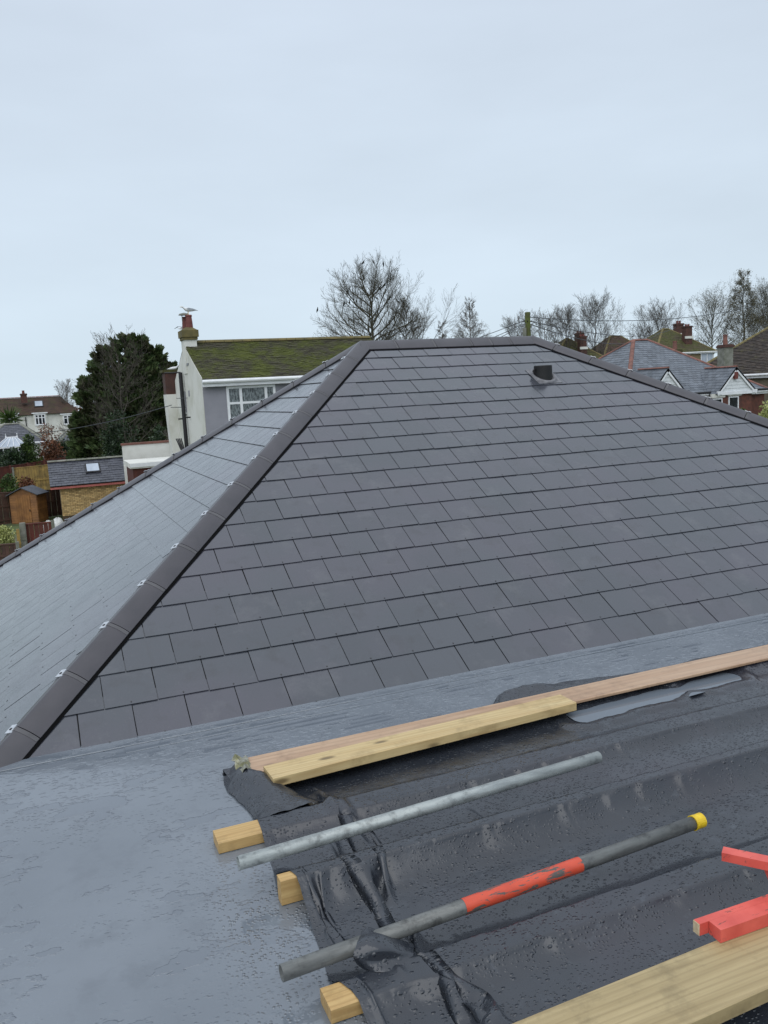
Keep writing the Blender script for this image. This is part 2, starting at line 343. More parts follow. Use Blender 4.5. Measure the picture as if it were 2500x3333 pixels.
class MB:
    def __init__(s): s.v = []; s.f = []; s.mi = []
    def add(s, v, f, m=0):
        n = len(s.v); s.v += [tuple(p) for p in v]; s.f += [tuple(i + n for i in q) for q in f]; s.mi += [m] * len(f); return s
    def box(s, x0, x1, y0, y1, z0, z1, m=0):
        return s.add([(x0, y0, z0), (x1, y0, z0), (x1, y1, z0), (x0, y1, z0), (x0, y0, z1), (x1, y0, z1), (x1, y1, z1), (x0, y1, z1)], BOXF, m)
    def bbox(s, x0, x1, y0, y1, z0, z1, b=.003, m=0):      # box with chamfered long edges (along x)
        pts = [(y0 + b, z0), (y1 - b, z0), (y1, z0 + b), (y1, z1 - b), (y1 - b, z1), (y0 + b, z1), (y0, z1 - b), (y0, z0 + b)]
        v = [(x0, y, z) for y, z in pts] + [(x1, y, z) for y, z in pts]
        f = [tuple(range(8))[::-1][::-1], tuple(range(15, 7, -1))] + [(i, i + 8, (i + 1) % 8 + 8, (i + 1) % 8) for i in range(8)]
        return s.add(v, f, m)
    def hexa(s, p, m=0): return s.add(p, BOXF, m)          # 8 free corners in box order
    def slab(s, poly, n, t0, t1, m=0):                      # polygon (3d, ccw seen along n) thickened
        n = np.array(n); k = len(poly)
        v = [np.array(p) + n * t0 for p in poly] + [np.array(p) + n * t1 for p in poly]
        f = [tuple(range(k - 1, -1, -1)), tuple(range(k, 2 * k))] + [(i, (i + 1) % k, (i + 1) % k + k, i + k) for i in range(k)]
        return s.add(v, f, m)
    def tube(s, p, r, n=8, m=0, cap=True, r2=None):
        p = [np.array(q, float) for q in p]; k = len(p); v = []
        for i, q in enumerate(p):
            d = p[min(i + 1, k - 1)] - p[max(i - 1, 0)]; d = d / (np.linalg.norm(d) + 1e-9)
            a = np.cross(d, (0, 0, 1.0)) if abs(d[2]) < .95 else np.cross(d, (1.0, 0, 0))
            a /= np.linalg.norm(a); b = np.cross(d, a)
            rr = (r if np.isscalar(r) else r[i])
            v += [q + rr * (math.cos(2 * math.pi * j / n) * a + math.sin(2 * math.pi * j / n) * b) for j in range(n)]
        f = [(i * n + j, i * n + (j + 1) % n, (i + 1) * n + (j + 1) % n, (i + 1) * n + j) for i in range(k - 1) for j in range(n)]
        if cap: f += [tuple(range(n - 1, -1, -1)), tuple(range((k - 1) * n, k * n))]
        return s.add(v, f, m)
    def lathe(s, prof, c=(0, 0, 0), n=12, m=0):             # prof: (r, z)
        v = [(c[0] + r * math.cos(2 * math.pi * j / n), c[1] + r * math.sin(2 * math.pi * j / n), c[2] + z) for r, z in prof for j in range(n)]
        k = len(prof)
        f = [(i * n + j, i * n + (j + 1) % n, (i + 1) * n + (j + 1) % n, (i + 1) * n + j) for i in range(k - 1) for j in range(n)]
        f += [tuple(range(n - 1, -1, -1)), tuple(range((k - 1) * n, k * n))]
        return s.add(v, f, m)
    def build(s, name, mats, parent=None, smooth=False, off=None, loc=None):
        v = s.v
        if off is not None: v = [(p[0] - off[0], p[1] - off[1], p[2] - off[2]) for p in v]
        return link(name, newmesh(name, v, s.f, mats, s.mi if isinstance(mats, (list, tuple)) else None, smooth), parent, loc)
def clip(poly, a, b, c):                                    # keep a*u + b*v + c >= 0
    out = []
    for i in range(len(poly)):
        p, q = poly[i], poly[(i + 1) % len(poly)]
        dp, dq = a * p[0] + b * p[1] + c, a * q[0] + b * q[1] + c
        if dp >= 0: out.append(p)
        if dp * dq < 0:
            t = dp / (dp - dq); out.append((p[0] + t * (q[0] - p[0]), p[1] + t * (q[1] - p[1])))
    return out
def vnoise(x, y, seed=0):
    xi = np.floor(x).astype(np.int64); yi = np.floor(y).astype(np.int64); xf = x - xi; yf = y - yi
    def h(a, b):
        n = (a * 374761393 + b * 668265263 + seed * 1442695041) & 0x7fffffff
        n = ((n ^ (n >> 13)) * 1274126177) & 0x7fffffff
        return ((n ^ (n >> 16)) & 0xffff) / 65535.0
    u = xf * xf * (3 - 2 * xf); w = yf * yf * (3 - 2 * yf)
    return (h(xi, yi) * (1 - u) + h(xi + 1, yi) * u) * (1 - w) + (h(xi, yi + 1) * (1 - u) + h(xi + 1, yi + 1) * u) * w
def fbm(x, y, seed=0, o=4):
    s = 0; a = .5
    for i in range(o): s = s + a * vnoise(x * 2 ** i, y * 2 ** i, seed + i); a *= .5
    return s
# ================================================================== GROUND
gx = np.linspace(-320, 420, 75); gy = np.linspace(-60, 900, 97)
GX, GY = np.meshgrid(gx, gy); GZ = gz(GX, GY)
gv = np.stack([GX.ravel(), GY.ravel(), GZ.ravel()], 1)
nxg = len(gx); gf = [(j * nxg + i, j * nxg + i + 1, (j + 1) * nxg + i + 1, (j + 1) * nxg + i) for j in range(len(gy) - 1) for i in range(nxg - 1)]
tag(link('ground', newmesh('ground', gv, gf, GROUND, smooth=True)), kind='structure')

# ================================================================== NEAR BUNGALOW
ZF = 3.15; EY = 4.68; RY = 8.81; RZ = 5.5; AX, BX = 3.40, 5.62; DX = 3.80; RUN = RY - EY; RISE = RZ - ZF; DYF = 2.86
bung = empty('bungalow', (3.5, 8.0, 0)); OFF = (3.5, 8.0, 0)
tag(bung, 'bungalow with a new dark grey slate hipped roof and wet flat roof in the foreground', 'house')
A3 = np.array([AX, RY, RZ]); B3 = np.array([BX, RY, RZ])
KB = 1.22                                                   # hips run on below the flat roof level on the left
def face(o, u, v): u = np.array(u, float); v = np.array(v, float); return (np.array(o, float), u, v, np.cross(u, v))
pm = math.atan2(RISE, RUN); pl = math.atan2(RISE, DX)
FM = face((0, EY, ZF), (1, 0, 0), (0, math.cos(pm), math.sin(pm)))
XL = AX - DX * KB; ZL = RZ - RISE * KB
FL = face((XL, RY, ZL), (0, -1, 0), (math.cos(pl), 0, math.sin(pl)))
LM = RUN / math.cos(pm); LL = DX * KB / math.cos(pl)
hipM = [(AX - DX, 0), (BX + DX, 0), (BX, LM), (AX, LM)]
hipL = [(-DYF * KB, 0), (RUN * KB, 0), (0, LL)]
def edges(poly):
    out = []
    for i in range(len(poly)):
        p, q = poly[i], poly[(i + 1) % len(poly)]
        a, b = -(q[1] - p[1]), (q[0] - p[0]); n = math.hypot(a, b)
        out.append((a / n, b / n, -(a * p[0] + b * p[1]) / n))
    return out
def F3(fc, u, v, h=0.0): return fc[0] + fc[1] * u + fc[2] * v + fc[3] * h
decks = {}
for nm, fc, poly in (('front_slope', FM, hipM), ('hip_slope', FL, hipL)):
    mb = MB(); mb.slab([F3(fc, u, v) for u, v in poly], fc[3], -.05, -.002); decks[nm] = mb.build(nm, DECK, bung, off=OFF)
mb = MB()
c_l = np.array([XL, RY + DYF * KB, ZL]); c_r = np.array([BX + DX, RY + DYF, ZF]); c_n = np.array([BX + DX, EY, ZF])
mb.slab([c_r, c_l, A3, B3], np.cross(c_l - c_r, A3 - c_r) / np.linalg.norm(np.cross(c_l - c_r, A3 - c_r)), -.05, .004)
mb.slab([c_n, c_r, B3], np.cross(c_r - c_n, B3 - c_n) / np.linalg.norm(np.cross(c_r - c_n, B3 - c_n)), -.05, .004)
mb.build('rear_slope', SLATE, bung, off=OFF)
# --- slates
SW, SG, SLEN = .300, .2625, .36
GAP = .0058
def slate_mesh(poly, piv):
    """poly in (u, v) with v measured from the tail, local frame u, v, n."""
    mb = MB()
    ht = lambda v: .0128 - .0102 * v / SLEN
    k = len(poly)
    v = [(p[0] - piv[0], p[1] - piv[1], ht(p[1]) - .0048 + .002 * (p[1] > .1)) for p in poly] + [(p[0] - piv[0], p[1] - piv[1], ht(p[1])) for p in poly]
    f = [tuple(range(k - 1, -1, -1)), tuple(range(k, 2 * k))] + [(i, (i + 1) % k, (i + 1) % k + k, i + k) for i in range(k)]
    mb.add(v, f, 0)
    return mb
ju = onpl(1895, 2106, FM[0], FM[3])[0]                       # a joint in the lowest course
FULL = {}
slates = []
rng = random.Random(5)
for nm, fc, poly, phase in (('front_slope', FM, hipM, ju), ('hip_slope', FL, hipL, .07)):
    eds = edges(poly); umin = min(p[0] for p in poly); umax = max(p[0] for p in poly); vmax = max(p[1] for p in poly)
    row = 0; v0 = -.03
    while v0 < vmax - .06:
        ph = phase + (SW / 2 if row % 2 else 0)
        i0 = math.floor((umin - ph) / SW) - 1; i1 = math.ceil((umax - ph) / SW) + 1
        for i in range(i0, i1):
            ua = ph + i * SW
            rect = [(ua + GAP / 2, v0), (ua + SW - GAP / 2, v0), (ua + SW - GAP / 2, v0 + SLEN), (ua + GAP / 2, v0 + SLEN)]
            pg = rect
            for j, (a, b, c) in enumerate(eds):
                if j == 0: continue
                pg = clip(pg, a, b, c - .045)
                if len(pg) < 3: break
            if len(pg) < 3: continue
            area = abs(sum(pg[q][0] * pg[(q + 1) % len(pg)][1] - pg[(q + 1) % len(pg)][0] * pg[q][1] for q in range(len(pg)))) / 2
            if area < .004: continue
            pts = [proj(F3(fc, u, min(v, v0 + SG))) for u, v in pg]
            xs = [min(max(p[0], 0), 2500) for p in pts]; ys = [min(max(p[1], 0), 3333) for p in pts]
            pa = abs(sum(xs[q] * ys[(q + 1) % len(pg)] - xs[(q + 1) % len(pg)] * ys[q] for q in range(len(pg)))) / 2
            slates.append((pa, nm, fc, pg, (ua, v0), len(pg) == 4 and area > .99 * (SW - GAP) * SLEN))
        v0 += SG; row += 1
slates.sort(key=lambda t: -t[0])
rest = {'front_slope': MB(), 'hip_slope': MB()}
def rotm(fc): return Matrix(((fc[1][0], fc[2][0], fc[3][0]), (fc[1][1], fc[2][1], fc[3][1]), (fc[1][2], fc[2][2], fc[3][2])))
full_me = None
for k, (pa, nm, fc, pg, piv, isfull) in enumerate(slates):
    loc = [(p[0], p[1]) for p in pg]
    if k < 300 and pa > 30:
        if isfull:
            if full_me is None:
                mb = slate_mesh([(p[0] - piv[0], p[1] - piv[1]) for p in pg], (0, 0))
                mb.box(SW / 2 - .004, SW / 2 + .004, .012, .022, .010, .0137, 1)
                full_me = newmesh('slate', mb.v, mb.f, [SLATE, RIVET], mb.mi)
            me = full_me
        else:
            mb = slate_mesh([(p[0] - piv[0], p[1] - piv[1]) for p in pg], (0, 0)); me = newmesh('slate', mb.v, mb.f, SLATE)
        o = bpy.data.objects.new('slate', me); COL.objects.link(o); o.parent = decks[nm]
        jit = Matrix.Rotation(rng.gauss(0, .0035), 3, 'Z') @ Matrix.Rotation(rng.gauss(0, .003), 3, 'Y')
        P = F3(fc, piv[0], piv[1] + rng.gauss(0, .0015), abs(rng.gauss(0, .0008))) - np.array(OFF)
        o.matrix_local = Matrix.Translation(Vector(P)) @ (rotm(fc) @ jit).to_4x4()
    else:
        mb = slate_mesh([(p[0] - piv[0], p[1] - piv[1]) for p in pg], (0, 0))
        vv = [F3(fc, piv[0] + q[0], piv[1] + q[1], q[2]) for q in mb.v]; rest[nm].add(vv, mb.f)
for nm, mb in rest.items():
    if mb.v: tag(mb.build('slate', SLATE, decks[nm], off=OFF), kind='stuff')
# --- hip and ridge caps
def cap_run(name, p0, p1, n1, n2, first, step, clip_side, hw=.116, top=.052, cuts=None, clip_on=True):
    d = p1 - p0; L = np.linalg.norm(d); d = d / L
    n = n1 + n2; n = n - d * np.dot(n, d); n /= np.linalg.norm(n); sd = np.cross(d, n)
    if np.dot(n1, sd) < 0: n1, n2 = n2, n1
    e1 = -np.dot(n1, sd) / np.dot(n1, n) * hw; e2 = -np.dot(n2, sd) / np.dot(n2, n) * -hw
    eL, eR = (e2, e1)                                       # edge drop at -hw, +hw
    K = 12
    def prof(lift, sc, add=0.0):
        out = []
        for i in range(K + 1):
            s = -1 + 2 * i / K; base = (eL * (-s) if s < 0 else eR * s)
            arch = (1 - abs(s) ** 2.3)
            out.append((s * hw * sc, base * (1 - .0) + lift + (top - lift) * arch * .9 + .004 + add))
        return out
    def piece(t0, t1, lift, sc0, sc1, th, nm, m, add=0.0):
        mb = MB(); rows = []
        for t, sc in ((t0, sc0), (t1, sc1)):
            pr = prof(lift, sc, add)
            rows.append([p0 + d * t + sd * s + n * h for s, h in pr]); rows.append([p0 + d * t + sd * s * .97 + n * (h - th) for s, h in pr])
        v = rows[0] + rows[1] + rows[2] + rows[3] + rows[0] + rows[2]; N = K + 1; f = []
        for i in range(K):
            f += [(4 * N + i, 4 * N + i + 1, 5 * N + i + 1, 5 * N + i), (N + i + 1, N + i, 3 * N + i, 3 * N + i + 1), (i + 1, i, N + i, N + i + 1), (2 * N + i, 2 * N + i + 1, 3 * N + i + 1, 3 * N + i)]
        f += [(0, 2 * N, 3 * N, N), (K, N + K, 3 * N + K, 2 * N + K)]
        mb.add(v, f)
        o = mb.build(nm, m, bung, off=OFF)
        me = o.data; fl = [False] * len(f)
        for i in range(K): fl[4 * i] = True
        me.polygons.foreach_set('use_smooth', fl)
        return o
    cs = cuts if cuts is not None else [first + step * i for i in range(-1, int((L - first) / step) + 1)]
    cs = [c for c in cs if .02 < c < L - .06]
    marks = [0.0] + cs + [L + .03]
    for a, b in zip(marks, marks[1:]):
        piece(a + .0065, b - .0065, .018, 1.0, 1.0, .014, name, HIPT)
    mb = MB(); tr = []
    hwt = hw * 1.16                                         # tray below the caps, its black painting the shadow gap at their edges
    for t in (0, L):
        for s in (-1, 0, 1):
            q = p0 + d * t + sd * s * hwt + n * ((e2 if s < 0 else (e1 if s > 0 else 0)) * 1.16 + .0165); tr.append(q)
    mb.add(tr, [(0, 1, 4, 3), (1, 2, 5, 4)]); mb.build('hip_tray_shade', TRAYSHADE, bung, off=OFF)
    for c in cs:
        piece(c - .026, c + .000, .018, 1.004, 1.004, .012, 'joint_seal', HIPJOINT, .0022)
        if clip_on:
            s = clip_side; base = (e2 if s < 0 else e1) * abs(s)
            h = base + .018 + (top - .018) * (1 - abs(s) ** 2.3) * .9 + .004
            q = p0 + d * c + sd * s * hw + n * h
            tl = np.array(sd * np.sign(clip_side)) * .97 - n * .25; nn = np.cross(d, tl) ; nn = nn if np.dot(nn, n) > 0 else -nn; nn /= np.linalg.norm(nn)
            mb = MB()
            def cb(a0, a1, b0, b1, h0, h1, m):
                P = [q + d * a + tl * b + nn * hh for hh in (h0, h1) for a, b in ((a0, b0), (a1, b0), (a1, b1), (a0, b1))]
                mb.hexa(P, m)
            cb(-.036, .030, -.022, .024, .003, .008, 0); cb(-.036, -.008, -.042, -.022, .003, .008, 0)
            cb(-.012, .002, -.006, .008, .006, .011, 1)
            mb.build('hip_clip', [CLIP, BLACKM], bung, off=OFF)
NM, NLf = FM[3], FL[3]
NR = np.cross(c_r - c_n, B3 - c_n); NR /= np.linalg.norm(NR)
NB = np.cross(c_l - c_r, A3 - c_r); NB /= np.linalg.norm(NB)
def nearest_t(p0, p1, px, py, lift=.06):
    best = (1e9, 0); L = np.linalg.norm(p1 - p0)
    for t in np.linspace(0, 1, 900):
        x, y, z = proj(p0 + (p1 - p0) * t + np.array([0, 0, lift]))
        dd = (x - px) ** 2 + (y - py) ** 2
        if dd < best[0]: best = (dd, t)
    return best[1] * L
h0 = np.array([XL, RY - RUN * KB, ZL])
t1 = nearest_t(h0, A3, 85, 2370)
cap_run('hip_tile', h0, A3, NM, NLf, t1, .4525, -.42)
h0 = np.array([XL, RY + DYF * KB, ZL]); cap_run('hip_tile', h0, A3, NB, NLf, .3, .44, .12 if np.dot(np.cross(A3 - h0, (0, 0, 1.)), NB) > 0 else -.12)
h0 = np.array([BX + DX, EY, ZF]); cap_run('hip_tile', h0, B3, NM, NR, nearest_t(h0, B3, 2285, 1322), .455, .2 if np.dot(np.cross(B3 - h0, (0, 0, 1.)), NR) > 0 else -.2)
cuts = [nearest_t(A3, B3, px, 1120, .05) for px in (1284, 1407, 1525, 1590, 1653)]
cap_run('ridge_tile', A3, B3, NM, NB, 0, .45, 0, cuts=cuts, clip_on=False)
# --- roof vent
vp = onpl(1768, 1228, FM[0], NM); UM, VM = FM[1], FM[2]
mb = MB(); N = 20
rings = []
for k, (r, zz) in enumerate(((.104, None), (.101, .075), (.100, .122), (.096, .130), (.084, .130), (.084, .07))):
    for j in range(N):
        a = 2 * math.pi * j / N; x, y = r * math.cos(a), r * math.sin(a)
        z = y * math.tan(pm) + .012 if zz is None else zz + .0 + (.02 * math.sin(a) if zz == .075 else 0)
        rings.append((vp[0] + x, vp[1] + y, vp[2] + z))
mb.add(rings, [(k * N + j, k * N + (j + 1) % N, (k + 1) * N + (j + 1) % N, (k + 1) * N + j) for k in range(5) for j in range(N)] + [tuple(5 * N + j for j in range(N))])
vent = mb.build('roof_vent', BLACKP, bung, off=OFF, smooth=False)
vent['label'] = 'black plastic vent cowl near the ridge'
mb = MB(); rg = []
for r, h in ((.150, .016), (.142, .032), (.124, .036), (.108, .024)):
    for j in range(24):
        a = 2 * math.pi * j / 24; rg.append(vp + UM * r * math.cos(a) + VM * (r * 1.12 * math.sin(a)) + NM * h)
mb.add(rg, [(k * 24 + j, k * 24 + (j + 1) % 24, (k + 1) * 24 + (j + 1) % 24, (k + 1) * 24 + j) for k in range(3) for j in range(24)]); mb.build('collar', LEADF, vent, off=OFF, smooth=True)
mb = MB()
mb.slab([vp + UM * a + VM * b for a, b in ((-.15, -.165), (.15, -.165), (.15, .16), (-.15, .16))], NM, .0135, .0175); mb.build('flashing_plate', LEADF, vent, off=OFF)
mb = MB(); mb.tube([vp + np.array([-.09, 0, .09]), vp + np.array([-.125, -.01, .085]), vp + np.array([-.14, -.015, .07])], .008, 6); mb.build('latch', BLACKP, vent, off=OFF)
# --- walls and flat roof
mb = MB(); mb.box(XL + .35, BX + DX - .3, EY + .25, RY + DYF - .2, -.8, 2.62); mb.build('wall', WHITER, bung, off=OFF)
mb = MB(); mb.box(-.75, 9.3, -3.0, EY + .02, 2.95, ZF); mb.build('flat_roof', FLAT, bung, off=OFF)
mb = MB(); mb.box(-.65, 9.2, -2.9, EY, -.8, 2.95); mb.build('extension_wall', WHITER, bung, off=OFF)
mb = MB()
mb.bbox(-.5, 9.2, 4.565, 4.70, ZF - .002, ZF + .0065, .0025); mb.build('eave_flashing', FLAT, bung, off=OFF)
mb = MB(); mb.bbox(.25, 2.9, 4.475, 4.560, ZF - .002, ZF + .0038, .0015); mb.build('lap_strip', FLAT, bung, off=OFF)

# ================================================================== THINGS ON THE FLAT ROOF
CZ = 5.0
def hz(z): return CZ + z                                     # height given below the lens
J = [(3.30, .0575, -1.800), (2.808, .025, -1.750), (2.205, .052, -1.800), (1.74, .05, -1.802), (3.865, .075, -1.812)]
rngn = np.random.RandomState(3)
def memb_h(x, y):
    hs = []
    for yc, hw, T in J:
        dd = np.maximum(0, np.abs(y - yc) - hw)
        hs.append(T + .004 - .30 * dd + .10 * dd * dd)
    base = np.full_like(x, -1.843)
    k = 90.0
    tot = np.exp(k * (base + 1.8))
    for h in hs: tot = tot + np.exp(k * (h + 1.8))
    h = np.log(tot) / k - 1.8
    # wrinkles across the joists
    wx = x + .25 * (fbm(x * 1.2, y * 1.2, 11) - .5)
    rg = 1 - np.abs(2 * fbm(wx * 7.0 + 1.3 * y, y * .9, 21, 3) - .9)
    rg2 = 1 - np.abs(2 * fbm(wx * 15 - 2.5 * y, y * 2.0, 31, 3) - .9)
    h = h + .024 * (rg - .78) + .010 * (rg2 - .75) + .012 * (fbm(x * 4, y * 4, 5) - .48)
    # crisp folds near the left edge: (x0,y0)-(x1,y1), half width, height
    for x0, y0, x1, y1, w, a in ((.80, 3.46, 1.03, 3.02, .05, .030), (.92, 3.50, 1.10, 3.05, .035, -.03), (1.02, 3.02, 1.06, 2.86, .05, .02),
                                 (.86, 2.74, .83, 2.34, .035, -.035), (.93, 2.80, .93, 2.38, .045, .045), (1.02, 2.70, 1.04, 2.40, .03, -.018), (1.10, 2.72, 1.12, 2.45, .06, .022),
                                 (.84, 2.12, .80, 1.55, .04, -.03), (.90, 2.16, .93, 1.6, .05, .03), (1.08, 2.05, 1.22, 1.5, .05, .022), (1.4, 2.1, 1.62, 1.75, .05, .014),
                                 (1.3, 2.75, 1.5, 2.4, .05, .012), (1.75, 2.75, 1.95, 2.45, .06, .011), (2.15, 2.75, 2.45, 2.45, .07, .011), (1.55, 3.2, 1.62, 2.9, .05, .010),
                                 (2.3, 2.2, 2.7, 1.9, .06, .014), (1.95, 2.14, 2.12, 1.85, .05, .012), (2.7, 2.6, 3.3, 2.4, .07, .013), (2.5, 3.1, 3.2, 2.95, .07, .012)):
        dx, dy = x1 - x0, y1 - y0; L2 = dx * dx + dy * dy
        t = np.clip(((x - x0) * dx + (y - y0) * dy) / L2, 0, 1)
        px = x - x0 - t * dx; py = y - y0 - t * dy
        dist = np.sqrt(px * px + py * py) + .02 * (fbm(x * 9, y * 9, 41) - .5)
        h = h + 1.5 * a * np.maximum(0, 1 - dist / w) ** 1.0 * np.sin(np.pi * np.clip(t * .9 + .05, 0, 1)) ** .5
    fl = sm((x - 2.15) / .3) * sm((y - 3.38) / .08) * sm((3.80 - y) / .06)
    h = h * (1 - fl * .8) + fl * .8 * (-1.8445 + .012 * np.abs(fbm(x * 3.2, y * 5, 77) - .47) * 2)
    # the loose left edge drops towards the roof between the joists
    return h
XE_Y = [1.0, 1.6, 2.06, 2.2, 2.27, 2.39, 2.48, 2.64, 2.79, 2.92, 3.1, 3.35, 3.5, 3.7, 3.9, 4.3]
XE_X = [.76, .735, .712, .700, .672, .678, .690, .700, .700, .660, .682, .695, .712, .692, .665, .66]
def xl_edge(y): return np.interp(y, XE_Y, XE_X) + .022 * (fbm(y * 6.0, y * 0 + 3.3, 8) - .48)
def yh_edge(x):
    e_ = 3.985 + .03 * (fbm(x * 5, x * 0 + .7, 9) - .5)
    e_ = e_ + .20 * sm((x - 2.12) / .34) - .10 * sm((x - 2.75) / .8) + .03 * sm((x - 3.6) / .2)
    return e_ + .035 * (fbm(x * 9, x * 0 + 1.7, 19) - .5) * sm((x - 2.1) / .2)
# ---- the sheet is relaxed as cloth over the joists, held down by what lies on it
TUBE1Y, TUBE1Z, TUBE2Y, TUBE2Z, TUBER = 2.96, -1.717, 2.40, -1.762, .0262
NX, NY = 250, 176
rs_c = np.random.RandomState(7)
sx_ = np.linspace(0, 1, NX)[None, :] * np.ones((NY, 1)); sy_ = np.linspace(0, 1, NY)[:, None] * np.ones((1, NX))
Yt = 1.15 + sy_ * 2.83
X0 = xl_edge(Yt); Xc = X0 + sx_ * (4.75 - X0); Yc = 1.15 + sy_ * (yh_edge(Xc) - 1.15)
def floor_h(x, y):
    f_ = np.full_like(x, -1.8475)
    for k_, (yc, hw, T) in enumerate(J):
        d_ = np.abs(y - yc) - hw; xs = (.503, .642, .618, .9, .78)[k_]
        f_ = np.where((d_ < .004) & (x > xs), np.maximum(f_, T + .003), f_)
    return f_
def ceil_h(x, y):
    c_ = np.full_like(x, 0.0)
    c_ = np.where((y > 3.765) & (y < 3.97) & (x > .78), -1.806, c_)
    c_ = np.where((y > 3.575) & (y < 3.735) & (x > .84) & (x < 2.5), -1.803, c_)
    c_ = np.where((y > 1.55) & (y < 1.85), -1.784, c_)
    for a_, b_ in ((t1a_, t1b_), (t2a_, t2b_)):
        t_ = (x - a_[0]) / (b_[0] - a_[0]); yc = a_[1] + (b_[1] - a_[1]) * t_; d_ = np.abs(y - yc)
        low_ = (a_[2] - CZ) - np.sqrt(np.maximum(0, TUBER ** 2 - d_ ** 2)) - .002
        c_ = np.where((d_ < TUBER) & (t_ > 0) & (t_ < 1), np.minimum(c_, low_), c_)
    return c_
t1a_, t1b_ = onz(776, 2810, hz(-1.717)), onz(1949, 2464, hz(-1.717)); t2a_, t2b_ = onz(916, 3168, hz(-1.762)), onz(2281, 2670, hz(-1.762))
Pc = np.stack([Xc, Yc, memb_h(Xc, Yc) + .02 + .02 * (fbm(Xc * 6, Yc * 3, 91) - .5)], -1).astype(np.float32)
dX = np.linalg.norm(np.diff(np.stack([Xc, Yc], -1), axis=1), axis=-1); dY = np.linalg.norm(np.diff(np.stack([Xc, Yc], -1), axis=0), axis=-1)
xm = (Xc[:, 1:] + Xc[:, :-1]) / 2; ym = (Yc[:, 1:] + Yc[:, :-1]) / 2
xf_ = 1.0 + .05 * np.sin(ym * 4.1 + .6) + .10 * (fbm(ym * 2.3, ym * 0 + 2.2, 3) - .5)
slk = .010 + 2.8 * np.exp(-((xm - xf_) / .075) ** 2) * sm((3.62 - ym) / .15) * (.55 + .9 * fbm(ym * 3, ym * 0 + 5.2, 3)) + .30 * np.exp(-((xm - xf_ - .42 - .2 * (ym - 2.4)) / .05) ** 2) * sm((3.2 - ym) / .2) \
    + .11 * np.maximum(0, fbm(xm * 5.0 + ym * .8, ym * .7, 23, 3) - .46)
LXr = (dX * (1 + slk)).astype(np.float32)
xmy = (Xc[1:] + Xc[:-1]) / 2; ymy = (Yc[1:] + Yc[:-1]) / 2
LYr = (dY * (1.006 + .03 * np.maximum(0, fbm(xmy * 1.3, ymy * 1.6, 29) - .45) + .05 * sm((xmy - 2.2) / .3) * np.exp(-((ymy - 3.57) / .1) ** 2))).astype(np.float32)
LDr = (np.sqrt(LXr[1:] ** 2 + LYr[:, 1:] ** 2) * 1.0).astype(np.float32)
yy_ = Yc; xf2 = 1.0 + .05 * np.sin(yy_ * 4.1 + .6) + .10 * (fbm(yy_ * 2.3, yy_ * 0 + 2.2, 3) - .5)
Pc[..., 2] += (.13 * np.exp(-((Xc - xf2) / .035) ** 2) * sm((3.58 - yy_) / .12) * (.3 + 1.4 * fbm(yy_ * 3.3, yy_ * 0 + 8.1, 3)) + .04 * np.exp(-((Xc - xf2 - .42 - .2 * (yy_ - 2.4)) / .03) ** 2) * sm((3.2 - yy_) / .2)).astype(np.float32)
Vc = np.zeros_like(Pc); Pin_l = Pc[:, :3, :2].copy(); Pin_r = Pc[:, -2:, :2].copy(); Pin_t = Pc[-2:, :, :2].copy(); Pin_b = Pc[:2, :, :2].copy()
def rel(A, B, L, k, minlen=None):
    d_ = B - A; l_ = np.sqrt((d_ * d_).sum(-1)) + 1e-9; e_ = (l_ - L) / l_ * k
    if minlen is not None: e_ = np.where(l_ < L * minlen, (l_ - L * minlen) / l_ * k, np.where(l_ > L, e_, 0))
    c_ = d_ * (.5 * e_)[..., None]; return c_
for it in range(240):
    Vc *= .93; Vc[..., 2] -= .00055; Pn = Pc + Vc
    Xf, Yf = Pn[..., 0], Pn[..., 1]
    fl_ = floor_h(Xf, Yf).astype(np.float32); ce_ = ceil_h(Xf, Yf).astype(np.float32)
    for k in range(4):
        for par in (0, 1):
            a_ = Pn[:, par:-1:2]; b_ = Pn[:, par + 1::2]; n_ = min(a_.shape[1], b_.shape[1]); c_ = rel(a_[:, :n_], b_[:, :n_], LXr[:, par::2][:, :n_], .9); a_[:, :n_] += c_; b_[:, :n_] -= c_
            a_ = Pn[par:-1:2]; b_ = Pn[par + 1::2]; n_ = min(a_.shape[0], b_.shape[0]); c_ = rel(a_[:n_], b_[:n_], LYr[par::2][:n_], .9); a_[:n_] += c_; b_[:n_] -= c_
        for par in (0, 1):
            a_ = Pn[par:-1:2, :-1]; b_ = Pn[par + 1::2, 1:]; n_ = min(len(a_), len(b_)); c_ = rel(a_[:n_], b_[:n_], LDr[par::2][:n_], .25); a_[:n_] += c_; b_[:n_] -= c_
            a_ = Pn[par:-1:2, 1:]; b_ = Pn[par + 1::2, :-1]; n_ = min(len(a_), len(b_)); c_ = rel(a_[:n_], b_[:n_], LDr[par::2][:n_], .25); a_[:n_] += c_; b_[:n_] -= c_
        # stiffness of the plastic against tight bends
        m_ = (Pn[:, :-2] + Pn[:, 2:]) * .5 - Pn[:, 1:-1]; Pn[:, 1:-1] += m_ * .05
        m_ = (Pn[:-2] + Pn[2:]) * .5 - Pn[1:-1]; Pn[1:-1] += m_ * .05
        Pn[..., 2] = np.maximum(np.minimum(Pn[..., 2], ce_), fl_)
        Pn[:, :3, :2] = Pin_l; Pn[:, -2:, :2] = Pin_r; Pn[-2:, :, :2] = Pin_t; Pn[:2, :, :2] = Pin_b
    low_ = Pn[..., 2] <= fl_ + 1e-4
    Vc = Pn - Pc; Vc[low_, :2] *= .6; Pc = Pn
